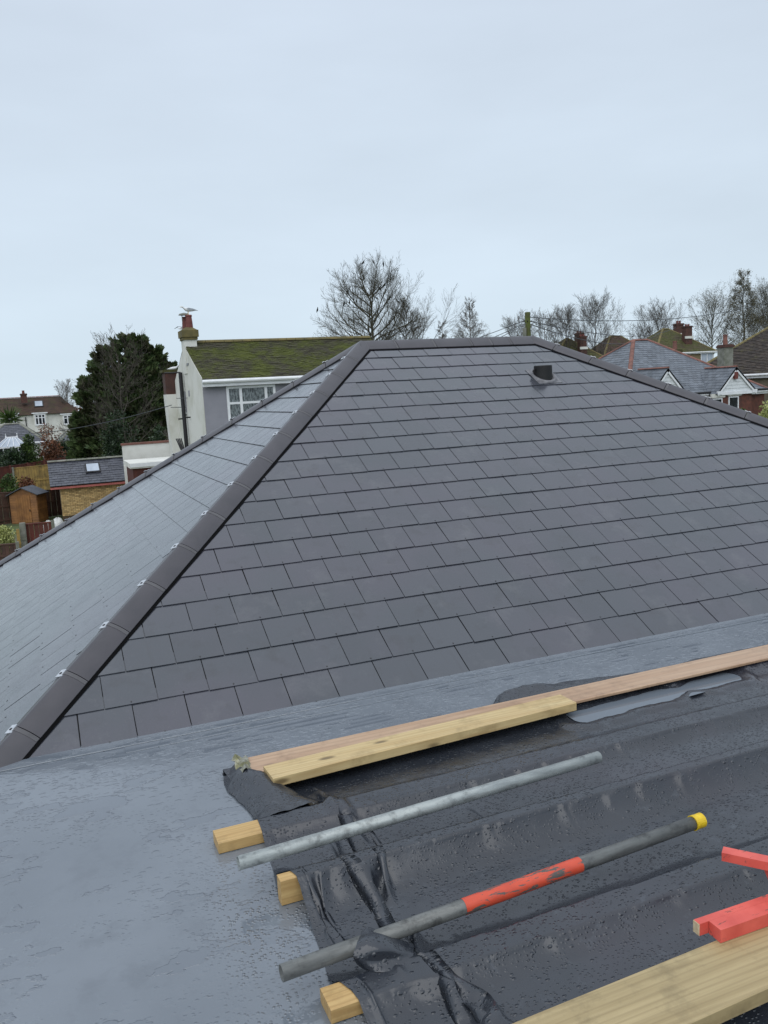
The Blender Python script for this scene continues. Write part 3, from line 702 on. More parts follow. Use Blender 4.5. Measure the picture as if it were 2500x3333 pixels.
def up2(A):
    B = np.zeros((A.shape[0] * 2 - 1, A.shape[1], A.shape[2]), A.dtype); B[::2] = A
    pad = np.concatenate([A[:1] * 2 - A[1:2], A, A[-1:] * 2 - A[-2:-1]]); B[1::2] = (-pad[:-3] + 9 * pad[1:-2] + 9 * pad[2:-1] - pad[3:]) / 16
    return B
Pc = up2(up2(Pc).transpose(1, 0, 2)).transpose(1, 0, 2).astype(np.float64)
V = np.linspace(0, 1, Pc.shape[0])[:, None] * np.ones((1, Pc.shape[1])); Xg, Yg = Pc[..., 0], Pc[..., 1]
edge = sm((V - .955) / .045)
Pc[..., 2] += edge * (.006 + .034 * np.exp(-((Xg - 2.52) / .24) ** 2)) * (1 + .8 * (fbm(Xg * 12, Yg * 12, 51) - .5)) * sm((Xg - 2.0) / .2)
Pc[..., 2] += .0022 * (fbm(Xg * 26, Yg * 26, 15) - .5)
for yc, hw, T in J: Pc[..., 2] = np.where((np.abs(Yg - yc) < hw + .004), np.maximum(Pc[..., 2], T + .0025), Pc[..., 2])
# a shallow dip where rain water stands
PLV = -1.8345; pA, pB = onz(1880, 2335, hz(PLV)), onz(2385, 2200, hz(PLV)); pD = (pB - pA)[:2]; pLn = np.linalg.norm(pD); pD = pD / pLn
def pud_d(x, y):
    t_ = ((x - pA[0]) * pD[0] + (y - pA[1]) * pD[1]) / pLn; off_ = -(x - pA[0]) * pD[1] + (y - pA[1]) * pD[0]
    hw_ = .075 * (1 - .5 * np.exp(-((t_ - .66) / .07) ** 2)) * (1 + .7 * (fbm(x * 5, y * 2, 33) - .5))
    ex_ = np.maximum(0, np.maximum(-t_, t_ - 1)) * pLn
    return np.sqrt((off_ / hw_) ** 2 + (ex_ / .07) ** 2) + .25 * (fbm(x * 16, y * 16, 35) - .5)
Dp_ = pud_d(Xg, Yg); mk_ = sm((2.3 - Dp_) / .9)
Pc[..., 2] = Pc[..., 2] * (1 - mk_) + mk_ * (PLV + np.clip((Dp_ - 1) * .012, -.005, .010))
NV, NU = Pc.shape[:2]
mv = Pc.reshape(-1, 3) + np.array([0, 0, CZ])
mf = [(j * NU + i, j * NU + i + 1, (j + 1) * NU + i + 1, (j + 1) * NU + i) for j in range(NV - 1) for i in range(NU - 1)]
memb = empty('waterproof_membrane', (.67, 2.6, ZF)); MO = (.67, 2.6, ZF)
tag(memb, 'black polythene sheet, wet and creased, spread over timber on the flat roof', 'plastic sheet')
link('sheet', newmesh('sheet', mv - np.array(MO), mf, POLY, smooth=True), memb)
# loose corner of the sheet lapped over the dark tube
def sheet_patch(name, rows, n=3):
    A = np.array(rows, float)
    for _ in range(n): A = up2(up2(A).transpose(1, 0, 2)).transpose(1, 0, 2)
    A[..., 2] += .012 * (fbm(A[..., 0] * 22, A[..., 1] * 22, 71) - .5); A[..., 0] += .010 * (fbm(A[..., 1] * 30, A[..., 2] * 30, 72) - .5)
    a, b = A.shape[:2]
    f = [(i * b + j, i * b + j + 1, (i + 1) * b + j + 1, (i + 1) * b + j) for i in range(a - 1) for j in range(b - 1)]
    return link(name, newmesh(name, A.reshape(-1, 3) - np.array(MO), f, POLY, smooth=True), memb)
def pz(x, y, z): return tuple(onz(x, y, hz(z)))
sheet_patch('loose_flap', [[pz(1176, 3032, -1.742), pz(1160, 3075, -1.732), pz(1152, 3114, -1.748), pz(1160, 3140, -1.79)],
                           [pz(1198, 3016, -1.738), pz(1196, 3068, -1.724), pz(1186, 3122, -1.758), pz(1200, 3160, -1.795)],
                           [pz(1238, 3030, -1.745), pz(1240, 3082, -1.735), pz(1230, 3126, -1.772), pz(1250, 3165, -1.797)],
                           [pz(1300, 3060, -1.775), pz(1296, 3095, -1.768), pz(1290, 3122, -1.786), pz(1310, 3150, -1.800)],
                           [pz(1345, 3070, -1.805), pz(1345, 3098, -1.797), pz(1345, 3115, -1.800), pz(1350, 3140, -1.806)]])
sheet_patch('turned_up_corner', [[(.655, 3.90, hz(-1.845)), (.650, 3.80, hz(-1.842)), (.672, 3.66, hz(-1.84)), (.70, 3.50, hz(-1.84)), (.70, 3.36, hz(-1.835))],
                                 [(.695, 3.93, hz(-1.815)), (.690, 3.82, hz(-1.800)), (.725, 3.69, hz(-1.800)), (.75, 3.52, hz(-1.80)), (.76, 3.36, hz(-1.793))],
                                 [(.745, 3.96, hz(-1.790)), (.745, 3.84, hz(-1.778)), (.785, 3.71, hz(-1.762)), (.82, 3.54, hz(-1.780)), (.84, 3.36, hz(-1.792))],
                                 [(.765, 3.97, hz(-1.812)), (.780, 3.85, hz(-1.803)), (.825, 3.73, hz(-1.775)), (.90, 3.55, hz(-1.80)), (.93, 3.38, hz(-1.793))],
                                 [(.775, 3.97, hz(-1.842)), (.80, 3.84, hz(-1.835)), (.85, 3.72, hz(-1.82)), (.96, 3.53, hz(-1.835)), (1.0, 3.38, hz(-1.80))]])
# --- water lying in the sheet
def puddle(name, label, outline, z):
    c = np.mean(outline, 0); K = len(outline); pts = []; Q_ = [np.array(q_) for q_ in outline]
    for i in range(K):
        p0_, p1_, p2_, p3_ = Q_[i - 1], Q_[i], Q_[(i + 1) % K], Q_[(i + 2) % K]
        for k in range(8):
            t = k / 8; p = .5 * (2 * p1_ + (p2_ - p0_) * t + (2 * p0_ - 5 * p1_ + 4 * p2_ - p3_) * t * t + (3 * p1_ - p0_ - 3 * p2_ + p3_) * t ** 3)
            p = p + (vnoise(np.array([i * 3.1 + k * .4]), np.array([z * 10]), 5)[0] - .5) * .012
            pts.append((p[0] - c[0], p[1] - c[1], 0))
    o = link(name, newmesh(name, pts, [tuple(range(len(pts)))], WATER), None, (c[0], c[1], z))
    return tag(o, kind='structure')
nrm_ = np.array([-pD[1], pD[0]]); ol_ = []
for t_, w_ in ((-.03, 0), (.0, .085), (.2, .105), (.45, .105), (.7, .10), (.95, .095), (1.03, 0)): ol_.append(pA[:2] + pD * pLn * t_ + nrm_ * w_)
for t_, w_ in ((.95, .095), (.7, .10), (.45, .105), (.2, .105), (.0, .085)): ol_.append(pA[:2] + pD * pLn * t_ - nrm_ * w_)
puddle('puddle', '', ol_[::-1], hz(PLV))
# --- boards and joists
def timber(name, label, x0, x1, y0, y1, z0, z1, mat_, cat='timber', rz=0, ry=0, b=.003, group=None):
    cx_, cy_ = x0, (y0 + y1) / 2
    mb = MB(); L = x1 - x0; hw = (y1 - y0) / 2
    seg = max(2, int(L / .25)); pts = [(-hw + b, 0), (hw - b, 0), (hw, b), (hw, z1 - z0 - b), (hw - b, z1 - z0), (-hw + b, z1 - z0), (-hw, z1 - z0 - b), (-hw, b)]
    v = []
    for i in range(seg + 1): v += [(L * i / seg, p[0], p[1]) for p in pts]
    f = [tuple(range(8)), tuple(range(seg * 8 + 7, seg * 8 - 1, -1))] + [(s * 8 + i, (s + 1) * 8 + i, (s + 1) * 8 + (i + 1) % 8, s * 8 + (i + 1) % 8) for s in range(seg) for i in range(8)]
    f = [q[::-1] for q in f]
    o = link(name, newmesh(name, v, f, mat_), None, (cx_, cy_, z0), (0, ry, rz))
    return tag(o, label, cat, group)
def sc_(p, z, zn): return CAM + (np.array(p) + 0) * 0
bz = -1.753
pL = onz(848, 2497, hz(bz)); pN = onz(886, 2535, hz(bz)); pRn = onz(1881, 2286, hz(bz)); pRf = onz(1819, 2256, hz(bz))
yaw = math.atan2(pRn[1] - pN[1], pRn[0] - pN[0])
timber('golden_board', 'short pale yellow pine board lying on the black sheet against the reddish plank', pN[0], pN[0] + 1.74, pN[1] + .002, pN[1] + .152, hz(bz - .047), hz(bz), PINE, 'board', yaw)
timber('long_plank', 'long wet reddish plank running behind the short yellow board', .772, 6.6, 3.770, 3.965, hz(-1.804), hz(-1.786), PLYW, 'plank', R(.2))
timber('joist_end', 'flat square-cut joist end with a knot, nearest the reddish plank', .503, 3.6, 3.243, 3.359, ZF + .001, hz(-1.800), PINEJ, 'joist', group='joists under the black sheet')
timber('joist_end', 'upright joist end between the two steel tubes', .642, 3.6, 2.783, 2.833, ZF + .001, hz(-1.750), PINEJ, 'joist', group='joists under the black sheet')
timber('joist_end', 'flat joist end below the dark tube at the bottom of the picture', .618, 3.6, 2.153, 2.257, ZF + .001, hz(-1.800), PINEJ, 'joist', group='joists under the black sheet')
pa, pb = onz(1657, 3333, hz(-1.735)), onz(2500, 2990, hz(-1.735)); pc = onz(2500, 3213, hz(-1.735))
yaw = math.atan2(pb[1] - pa[1], pb[0] - pa[0])
timber('thick_board', 'broad thick knotty board across the bottom right corner', pa[0] - .7, pa[0] + 3.6, pa[1] - .222 - .7 * math.tan(yaw), pa[1] - .7 * math.tan(yaw), hz(-1.782), hz(-1.735), PINE2, 'board', yaw)
# --- scaffold tubes
def hollow(name, p, q, r, mats, parts=(), parent=None):
    mb = MB(); n = 24; p = np.array(p); q = np.array(q); d = q - p; L = np.linalg.norm(d); d /= L
    a = np.cross(d, (0, 0, 1.)); a /= np.linalg.norm(a); b = np.cross(d, a)
    ring = lambda t, rr: [p + d * t + rr * (math.cos(2 * math.pi * j / n) * a + math.sin(2 * math.pi * j / n) * b) for j in range(n)]
    seq = [(.16, r - .004), (0, r - .004), (0, r), (L, r), (L, r - .004), (L - .16, r - .004)]
    v = []; 
    for t, rr in seq: v += ring(t, rr)
    f = [(k * n + j, (k + 1) * n + j, (k + 1) * n + (j + 1) % n, k * n + (j + 1) % n) for k in range(5) for j in range(n)]
    f += [tuple(range(n)), tuple(range(5 * n + n - 1, 5 * n - 1, -1))]
    mb.add(v, f); return mb
TR = .0262
t1a, t1b = onz(776, 2810, hz(-1.717)), onz(1949, 2464, hz(-1.717))
t1a = t1a + np.array([.0, 0, 0])
tb = empty('steel_tube', t1a); tag(tb, 'pale galvanised scaffold tube lying behind the orange banded one', 'steel tube', 'scaffold tubes on the black sheet')
hollow('tube', t1a, t1b, TR, GALV).build('tube_body', GALV, tb, smooth=False, off=t1a)
t2a, t2b = onz(916, 3168, hz(-1.762)), onz(2281, 2670, hz(-1.762))
tb = empty('steel_tube', t2a); tag(tb, 'dark scaffold tube with a worn orange band and yellow taped end', 'steel tube', 'scaffold tubes on the black sheet')
hollow('tube', t2a, t2b, TR, GALV2).build('tube_body', GALV2, tb, off=t2a)
o0, o1 = onz(1500, 2945, hz(-1.762)), onz(1880, 2809, hz(-1.762)); dt = (t2b - t2a) / np.linalg.norm(t2b - t2a)
mb = MB(); s0 = np.dot(o0 - t2a, dt); s1 = np.dot(o1 - t2a, dt)
def sleeve(p, q, r, n=32):
    m_ = MB(); m_.tube([p, q], r, n, cap=False); return m_
sleeve(t2a + dt * (s0 - .0), t2a + dt * s1, TR + .0012).build('orange_band', ORANGE, tb, off=t2a, smooth=True)
mb = MB(); Lt = np.linalg.norm(t2b - t2a); mb.tube([t2a + dt * (Lt - .045), t2a + dt * (Lt - .02), t2a + dt * (Lt + .004)], [TR + .004, TR + .0025, TR + .003], 24); mb.build('yellow_tape', YELLOW, tb, off=t2a)
for ob in bpy.data.objects:
    if ob.name.startswith('tube_body'):
        me = ob.data; fl = [len(p.vertices) == 4 for p in me.polygons]; me.polygons.foreach_set('use_smooth', fl)
# --- red painted trestle
ra, rb, rd = onz(2259, 2992, hz(-1.690)), onz(2329, 3029, hz(-1.690)), onz(2500, 2910, hz(-1.690))
hs_ = empty('red_trestle', (ra[0], ra[1], hz(-1.735))); HO = (ra[0], ra[1], hz(-1.735))
tag(hs_, 'red painted timber trestle resting on the thick board at the right edge', 'trestle')
def bar(name, p, q, w, h, mat_, parent, off, up=(0, 0, 1)):
    p = np.array(p, float); q = np.array(q, float); d = q - p; d /= np.linalg.norm(d); s = np.cross(d, up); s /= np.linalg.norm(s); u = np.cross(s, d)
    mb = MB(); mb.hexa([p - s * w / 2 - u * h / 2, q - s * w / 2 - u * h / 2, q + s * w / 2 - u * h / 2, p + s * w / 2 - u * h / 2,
                        p - s * w / 2 + u * h / 2, q - s * w / 2 + u * h / 2, q + s * w / 2 + u * h / 2, p + s * w / 2 + u * h / 2]); 
    mb.f = [q_[::-1] for q_ in mb.f]
    return mb.build(name, mat_, parent, off=off)
dr = (rd - ra); dr[2] = 0; dr /= np.linalg.norm(dr); sr = np.array([dr[1], -dr[0], 0])
zc = hz(-1.690 - .0215)
c0 = np.array([ra[0], ra[1], zc])
bar('lower_rail', c0 + sr * .052 + dr * .035, c0 + sr * .052 + dr * 1.1, .050, .043, REDP, hs_, HO)
bar('spliced_lath', c0 + sr * .012 + dr * .0, c0 + sr * .012 + dr * 1.1, .026, .040, REDP, hs_, HO)
bar('bare_end', c0 + sr * .012 - dr * .003, c0 + sr * .012 + dr * .001, .0255, .038, BARE, hs_, HO)
ua, ub = onz(2352, 2766, hz(-1.60)), onz(2500, 2797, hz(-1.60)); du = ub - ua
bar('upper_rail', ua - np.array([0, 0, .014]), ua + du * 5.5 - np.array([0, 0, .014]), .042, .030, REDP, hs_, HO)
lg = ua + du * 1.07; bar('leg', lg - np.array([0, 0, .03]), np.array([c0[0] + dr[0] * .36, c0[1] + dr[1] * .36 + .01, zc + .02]), .036, .03, REDP, hs_, HO, (1, 0, 0))
bar('leg', ua + du * 4.6 - np.array([0, 0, .03]), c0 + dr * .95 + np.array([0, .02, .01]), .036, .03, REDP, hs_, HO, (1, 0, 0))
# --- scrap of silver tape at the plank's end
cpt = np.array([.752, 3.90, hz(-1.79)])
mb = MB(); rr = random.Random(4); V_ = []
for i in range(5):
    for j in range(7):
        V_.append(cpt + np.array([-.035 + .018 * i + rr.uniform(-.006, .006), .07 - .03 * j + rr.uniform(-.005, .005), .012 * math.sin(i * 1.7 + j * .9) + .008 + .010 * (2 - abs(i - 2)) + rr.uniform(-.006, .006)]))
mb.add(V_, [(i * 7 + j, i * 7 + j + 1, (i + 1) * 7 + j + 1, (i + 1) * 7 + j) for i in range(4) for j in range(6)])
tag(mb.build('tape_scrap', FOIL, None, off=cpt, loc=cpt), 'crumpled silver and yellow tape scrap at the end of the reddish plank', 'tape')
# ================================================================== SURROUNDINGS: helpers
def face_of(poly):
    P = [np.array(p, float) for p in poly]; o = P[0]; u = P[1] - P[0]; u /= np.linalg.norm(u)
    n = np.cross(u, P[2] - P[0]); n /= np.linalg.norm(n); v = np.cross(n, u)
    return (o, u, v, n), [(float(np.dot(p - o, u)), float(np.dot(p - o, v))) for p in P]
def tile_slope(parent, name, poly, gauge, width, mat_, deck, piece='tile', singles=0, thick=.02, seed=1, over=.05, drop=.004):
    """A roof slope (first edge = eave) with a deck and real overlapping pieces; the first singles pieces are objects."""
    fc, pg = face_of(poly)
    mb = MB(); mb.slab(poly, fc[3], -.08, -.01); dk = mb.build(name, deck, parent)
    eds = edges(pg); umin = min(p[0] for p in pg); umax = max(p[0] for p in pg); vmax = max(p[1] for p in pg)
    rg = random.Random(seed); joined = MB(); row = 0; v0 = -over; cnt = 0; me_full = None
    while v0 < vmax - gauge * .3:
        ph = (width / 2 if row % 2 else 0)
        for i in range(int((umin - ph) / width) - 1, int((umax - ph) / width) + 2):
            ua = ph + i * width; g = width * .02
            q = [(ua + g, v0), (ua + width - g, v0), (ua + width - g, v0 + gauge * 1.25), (ua + g, v0 + gauge * 1.25)]
            for j, (a, b, c) in enumerate(eds):
                if j == 0: continue
                q = clip(q, a, b, c)
                if len(q) < 3: break
            if len(q) < 3: continue
            full = len(q) == 4 and abs(q[2][1] - q[0][1] - gauge * 1.25) < 1e-6 and abs(q[1][0] - q[0][0] - width + 2 * g) < 1e-6
            k = len(q); jz = rg.uniform(0, drop); sk = rg.gauss(0, .006)
            ht = lambda v: thick - (thick - .004) * (v - v0) / (gauge * 1.25) + jz
            f = [tuple(range(k, 2 * k))] + [(m_, (m_ + 1) % k, (m_ + 1) % k + k, m_ + k) for m_ in range(k)]
            if singles and cnt < singles:
                cnt += 1
                if full:
                    if me_full is None:
                        vv_ = [(p[0] - ua, p[1] - v0, 0) for p in q] + [(p[0] - ua, p[1] - v0, thick - (thick - .004) * (p[1] - v0) / (gauge * 1.25)) for p in q]
                        me_full = newmesh(piece, vv_, f, mat_)
                    me = me_full
                else:
                    me = newmesh(piece, [(p[0] - ua, p[1] - v0, 0) for p in q] + [(p[0] - ua, p[1] - v0, ht(p[1]) - jz) for p in q], f, mat_)
                o = bpy.data.objects.new(piece, me); COL.objects.link(o); o.parent = dk
                o.matrix_local = Matrix.Translation(Vector(fc[0] + fc[1] * ua + fc[2] * v0 + fc[3] * jz)) @ (rotm(fc) @ Matrix.Rotation(sk, 3, 'Z')).to_4x4()
            else:
                v = [fc[0] + fc[1] * p[0] + fc[2] * p[1] + fc[3] * -.002 for p in q] + [fc[0] + fc[1] * p[0] + fc[2] * (p[1] + sk * (p[0] - ua)) + fc[3] * ht(p[1]) for p in q]
                joined.add(v, f)
        v0 += gauge; row += 1
    if joined.v: tag(joined.build(piece, mat_, dk), kind='stuff')
    return dk
def ridge_run(parent, name, p, q, mat_, r=.11, step=.45, flat=.75):
    p = np.array(p, float); q = np.array(q, float); L = np.linalg.norm(q - p); n = max(1, int(L / step)); d = (q - p) / L
    s = np.cross(d, (0, 0, 1.)); s /= np.linalg.norm(s); u = np.cross(s, d)
    me = None
    for i in range(n):
        a = p + d * (L * i / n); b = p + d * (L * (i + 1) / n - .012); K = 6; mb = MB()
        for t in (a, b):
            for j in range(K + 1):
                an = math.pi * j / K; mb.v.append(tuple(t + s * r * math.cos(an) + u * (r * flat * math.sin(an) - r * .2)))
        mb.f = [(j, j + 1, K + 2 + j, K + 1 + j) for j in range(K)] + [tuple(range(K, -1, -1)), tuple(range(K + 1, 2 * K + 2))]; mb.mi = [0] * len(mb.f)
        mb.build(name, mat_, parent)
def window(parent, x0, x1, z0, z1, y, cols=(), rows=(), fr=.06, mat_=None, glass=None, sill=True, name='window'):
    """Window on a wall that faces -y."""
    mat_ = mat_ or UPVC; glass = glass or GLASS
    mb = MB(); d0, d1 = y - .05, y + .01
    mb.box(x0, x1, d0, d1, z1 - fr, z1); mb.box(x0, x1, d0, d1, z0, z0 + fr)
    mb.box(x0, x0 + fr, d0, d1, z0 + fr, z1 - fr); mb.box(x1 - fr, x1, d0, d1, z0 + fr, z1 - fr)
    xs = [x0 + (x1 - x0) * c for c in cols]; zs = [z0 + (z1 - z0) * c for c in rows]
    for c in xs: mb.box(c - fr * .55, c + fr * .55, d0, d1, z0 + fr, z1 - fr)
    for c in zs:
        ed = [x0 + fr] + sum([[c2 - fr * .55, c2 + fr * .55] for c2 in xs], []) + [x1 - fr]
        for a, b in zip(ed[::2], ed[1::2]): mb.box(a, b, d0, d1, c - fr * .45, c + fr * .45)
    w = mb.build(name, mat_, parent)
    xe = [x0 + fr] + xs + [x1 - fr]; ze = [z0 + fr] + sorted(zs) + [z1 - fr]
    for i in range(len(xe) - 1):
        for j in range(len(ze) - 1):
            a = fr * .5; m2 = MB(); m2.box(xe[i], xe[i + 1], y - .028, y - .016, ze[j], ze[j + 1]); m2.build('pane', glass, w)
    if sill:
        m2 = MB(); m2.box(x0 - .05, x1 + .05, y - .12, y + .0, z0 - .05, z0 - .004); m2.build('sill', mat_, w)
    return w
def chimney(parent, cx_, cy_, z0, z1, wx, wy, mat_, pots=1, capm=None, potm=None, poth=.45, potr=.13):
    mb = MB(); mb.box(cx_ - wx / 2, cx_ + wx / 2, cy_ - wy / 2, cy_ + wy / 2, z0, z1 - .18); ch = mb.build('chimney', mat_, parent)
    mb = MB(); mb.box(cx_ - wx / 2 - .06, cx_ + wx / 2 + .06, cy_ - wy / 2 - .06, cy_ + wy / 2 + .06, z1 - .18, z1 - .06)
    mb.box(cx_ - wx / 2 - .02, cx_ + wx / 2 + .02, cy_ - wy / 2 - .02, cy_ + wy / 2 + .02, z1 - .06, z1); mb.build('corbel', capm or mat_, ch)
    for i in range(pots):
        off = (i - (pots - 1) / 2) * .32
        mb = MB(); r = potr; mb.lathe([(r * 1.05, 0), (r * .95, poth * .5), (r * .85, poth * .85), (r * 1.0, poth * .88), (r * 1.0, poth), (r * .7, poth), (r * .7, poth * .6)], (cx_ + (off if wx >= wy else 0), cy_ + (0 if wx >= wy else off), z1), 14); mb.build('chimney_pot', potm or POT, ch, smooth=False)
    return ch
def hip_house(name, label, C, L, D, H, rise, rz, a, wallm, tilem, deckm, ridgem, gauge=.25, width=.3, piece='tile', over=.25, base=-1.0, singles=0, seed=1, cat='house', b=None, group=None):
    """Rectangular house with a hipped roof; C = front left wall corner on the ground."""
    r = empty(name, C, rz); tag(r, label, cat, group)
    mb = MB(); mb.box(0, L, 0, D, base, H); mb.build('wall', wallm, r)
    o = over; dz = -rise / (D / 2) * o
    e = [(-o, -o, H + dz), (L + o, -o, H + dz), (L + o, D + o, H + dz), (-o, D + o, H + dz)]
    R0 = (a, D / 2, H + rise); R1 = (L - a, D / 2, H + rise)
    tile_slope(r, 'front_slope', [e[0], e[1], R1, R0], gauge, width, tilem, deckm, piece, singles, seed=seed)
    tile_slope(r, 'left_slope', [e[3], e[0], R0], gauge, width, tilem, deckm, piece, seed=seed + 1)
    tile_slope(r, 'right_slope', [e[1], e[2], R1], gauge, width, tilem, deckm, piece, seed=seed + 2)
    mb = MB(); nb = np.cross(np.array(e[3]) - np.array(e[2]), np.array(R0) - np.array(e[2])); nb /= np.linalg.norm(nb)
    mb.slab([e[2], e[3], R0, R1], nb, -.08, .02); mb.build('rear_slope', deckm, r)
    for nm, p, q in (('hip_tile', e[0], R0), ('hip_tile', e[1], R1), ('hip_tile', e[3], R0), ('hip_tile', e[2], R1), ('ridge_tile', R0, R1)):
        ridge_run(r, nm, p, q, ridgem, .13, .45)
    mb = MB(); mb.tube([(-o, -o - .06, H + dz - .05), (L + o, -o - .06, H + dz - .05)], .06, 8); mb.build('gutter', UPVC, r)
    mb = MB(); mb.box(-o, L + o, -o - .0, -o + .03, H + dz - .2, H + dz - .02); mb.build('fascia', UPVC, r)
    return r
# ================================================================== WHITE AND GREY HOUSE ON THE LEFT
yA = at(656, 1234, 28.0); LX, LY, LZ = yA; LG = float(gz(LX, LY))
nF = np.array([0, 1., 0])
def onfront(px, py, Y): p = onpl(px, py, np.array([0, Y, 0]), nF); return p[0], p[2]
hx0 = LX; Dh = 6.0; zr = onfront(649, 1118, LY + Dh / 2)[1]; zE = onfront(656, 1226, LY)[1] - .05
hLen = onfront(1196, 1104, LY + Dh / 2)[0] - hx0
lh = empty('white_house', (LX, LY, LG)); tag(lh, 'white gabled house with grey front wall and mossy green roof', 'house')
def lz(z): return z - LG
mb = MB(); H1, H2 = lz(zE), lz(zr) - .08
mb.add([(0, 0, -1), (0, Dh, -1), (0, Dh, H1), (0, Dh / 2, H2), (0, 0, H1), (hLen, 0, -1), (hLen, Dh, -1), (hLen, Dh, H1), (hLen, Dh / 2, H2), (hLen, 0, H1)],
       [(0, 4, 3, 2, 1), (5, 6, 7, 8, 9), (0, 5, 9, 4), (1, 2, 7, 6), (4, 9, 8, 3), (3, 8, 7, 2)]); mb.build('wall', STAINW, lh)
mb = MB(); mb.box(.012, hLen - .01, -.03, -.004, -.5, H1 - .05); mb.build('front_wall', GREYR, lh)
tile_slope(lh, 'front_slope', [(0.02, -.22, H1 - .10), (hLen + .1, -.22, H1 - .10), (hLen + .1, Dh / 2, H2 + .1), (0.02, Dh / 2, H2 + .1)], .115, .20, MOSSROOF, MOSSROOF, thick=.03, drop=.014)
mb = MB(); mb.slab([(hLen + .1, Dh + .2, H1 - .1), (0.02, Dh + .2, H1 - .1), (0.02, Dh / 2, H2 + .1), (hLen + .1, Dh / 2, H2 + .1)], (0, math.sin(.46), math.cos(.46)), -.06, .03); mb.build('rear_slope', MOSSROOF, lh)
ridge_run(lh, 'ridge_tile', (.45, Dh / 2, H2 + .13), (hLen + .1, Dh / 2, H2 + .13), MOSSRIDGE, .13, .33)
mb = MB(); mb.tube([(-.04, -.29, H1 - .13), (hLen + .1, -.29, H1 - .13)], .065, 8); mb.box(-.04, hLen + .1, -.245, -.215, H1 - .30, H1 - .09); mb.build('gutter', UPVC, lh)
pxd = onfront(957, 1232, LY)[0] - LX
mb = MB(); mb.tube([(pxd, -.29, H1 - .16), (pxd, -.27, H1 - .4), (pxd, -.08, H1 - .6), (pxd, -.08, 0)], .035, 8); mb.build('downpipe', UPVC, lh)
wx0, wz1 = onfront(734, 1258, LY); wx1, wz0 = onfront(897, 1366, LY)
wx0 -= LX; wx1 -= LX
window(lh, wx0, wx1 + .05, lz(wz0), lz(wz1), -.03, (.285, .80), (.53,), .085, UPVC, GLASS)
mb = MB(); mb.box(wx0 - .28, wx1 + .2, -.20, -.03, lz(wz1) + .02, lz(wz1) + .16); mb.build('lintel_board', UPVC, lh)
# chimney on the gable
zc0, zc1 = onfront(620, 1108, LY + Dh / 2)[1], onfront(620, 1074, LY + Dh / 2)[1]
mb = MB(); mb.box(-.03, .42, Dh / 2 - .36, Dh / 2 + .30, H2 - 1.0, lz(zc0)); stk = mb.build('chimney', STAINW, lh)
mb = MB(); mb.box(-.07, .46, Dh / 2 - .41, Dh / 2 + .34, lz(zc0), lz(zc0) + .1); mb.box(-.11, .50, Dh / 2 - .45, Dh / 2 + .38, lz(zc0) + .1, lz(zc1) - .03)
mb.add([(-.08, Dh / 2 - .42, lz(zc1) - .03), (.47, Dh / 2 - .42, lz(zc1) - .03), (.47, Dh / 2 + .35, lz(zc1) - .03), (-.08, Dh / 2 + .35, lz(zc1) - .03), (.08, Dh / 2 - .25, lz(zc1) + .08), (.32, Dh / 2 - .25, lz(zc1) + .08), (.32, Dh / 2 + .2, lz(zc1) + .08), (.08, Dh / 2 + .2, lz(zc1) + .08)], BOXF); mb.build('mossy_corbel', MOSSRIDGE, stk)
zp = onfront(620, 1028, LY + Dh / 2)[1]; hp = lz(zp) - lz(zc1)
for (cx_, cy_, hh) in ((.24, Dh / 2 - .14, hp), (.16, Dh / 2 + .14, hp * .92)):
    mb = MB(); mb.lathe([(.135, 0), (.125, hh * .5), (.108, hh * .86), (.125, hh * .88), (.125, hh * .95), (.115, hh), (.09, hh), (.09, hh * .7)], (cx_, cy_, lz(zc1) + .02), 14); mb.build('chimney_pot', POT, stk)
mb = MB(); mb.lathe([(.02, 0), (.2, .0), (.16, .05), (.03, .08)], (.10, Dh / 2 - .0, lz(zp) + .03), 12); mb.tube([(.02, Dh / 2 - .05, lz(zp) - .2), (.02, Dh / 2 - .05, lz(zp) + .04)], .015, 5); mb.build('cowl', CONC, stk)
mb = MB(); mb.box(-.02, .52, Dh / 2 - .75, Dh / 2 - .36, H2 - .72, H2 - .64); mb.build('lead_ledge', LEADF, stk)
# cable mast, brackets, narrow slots, rear stack
mxp = -.12; my = onpl(597, 1330, np.array([LX + mxp, 0, 0]), np.array([1., 0, 0]))[1] - LY
zt_ = onpl(588, 1212, np.array([LX + mxp, 0, 0]), np.array([1., 0, 0]))[2]
mb = MB(); mb.tube([(mxp, my, -.5), (mxp, my, lz(zt_))], .075, 8); mb.tube([(mxp, my, lz(zt_)), (mxp - .5, my + .5, lz(zt_) + .02)], .03, 6); mb.build('cable_mast', BLACKM, lh)
mb = MB()
for k in range(4):
    mb.tube([(mxp - .35 + .06 * k, my + .1, lz(zt_) - 2.45), (mxp - .22 + .05 * k, my - .1, lz(zt_) - 2.9 - .05 * k), (mxp, my - .1, lz(zt_) - 3.15)], .025, 5)
mb.build('cable_loop', BLACKM, lh)
for (px, py) in ((607, 1350), (620, 1358), (594, 1363)):
    q = onpl(px, py, np.array([LX, 0, 0]), np.array([1., 0, 0])); mb = MB(); mb.tube([(0, q[1] - LY, lz(q[2])), (-.16, q[1] - LY - .05, lz(q[2]))], .03, 6); mb.build('bracket', BLACKM, lh)
for (px, p0_, p1_) in ((602, 1274, 1342), (615, 1271, 1290)):
    q0 = onpl(px, p0_, np.array([LX, 0, 0]), np.array([1., 0, 0])); q1 = onpl(px + 5, p1_, np.array([LX, 0, 0]), np.array([1., 0, 0]))
    mb = MB(); mb.box(-.012, .01, q0[1] - LY - .12, q0[1] - LY + .12, lz(q1[2]), lz(q0[2])); mb.build('narrow_panel', GREYR, lh)
c2 = at(566, 1212, 33.6); c2b = at(566, 1283, 33.6); ox, oy = c2[0] - LX, c2[1] - LY
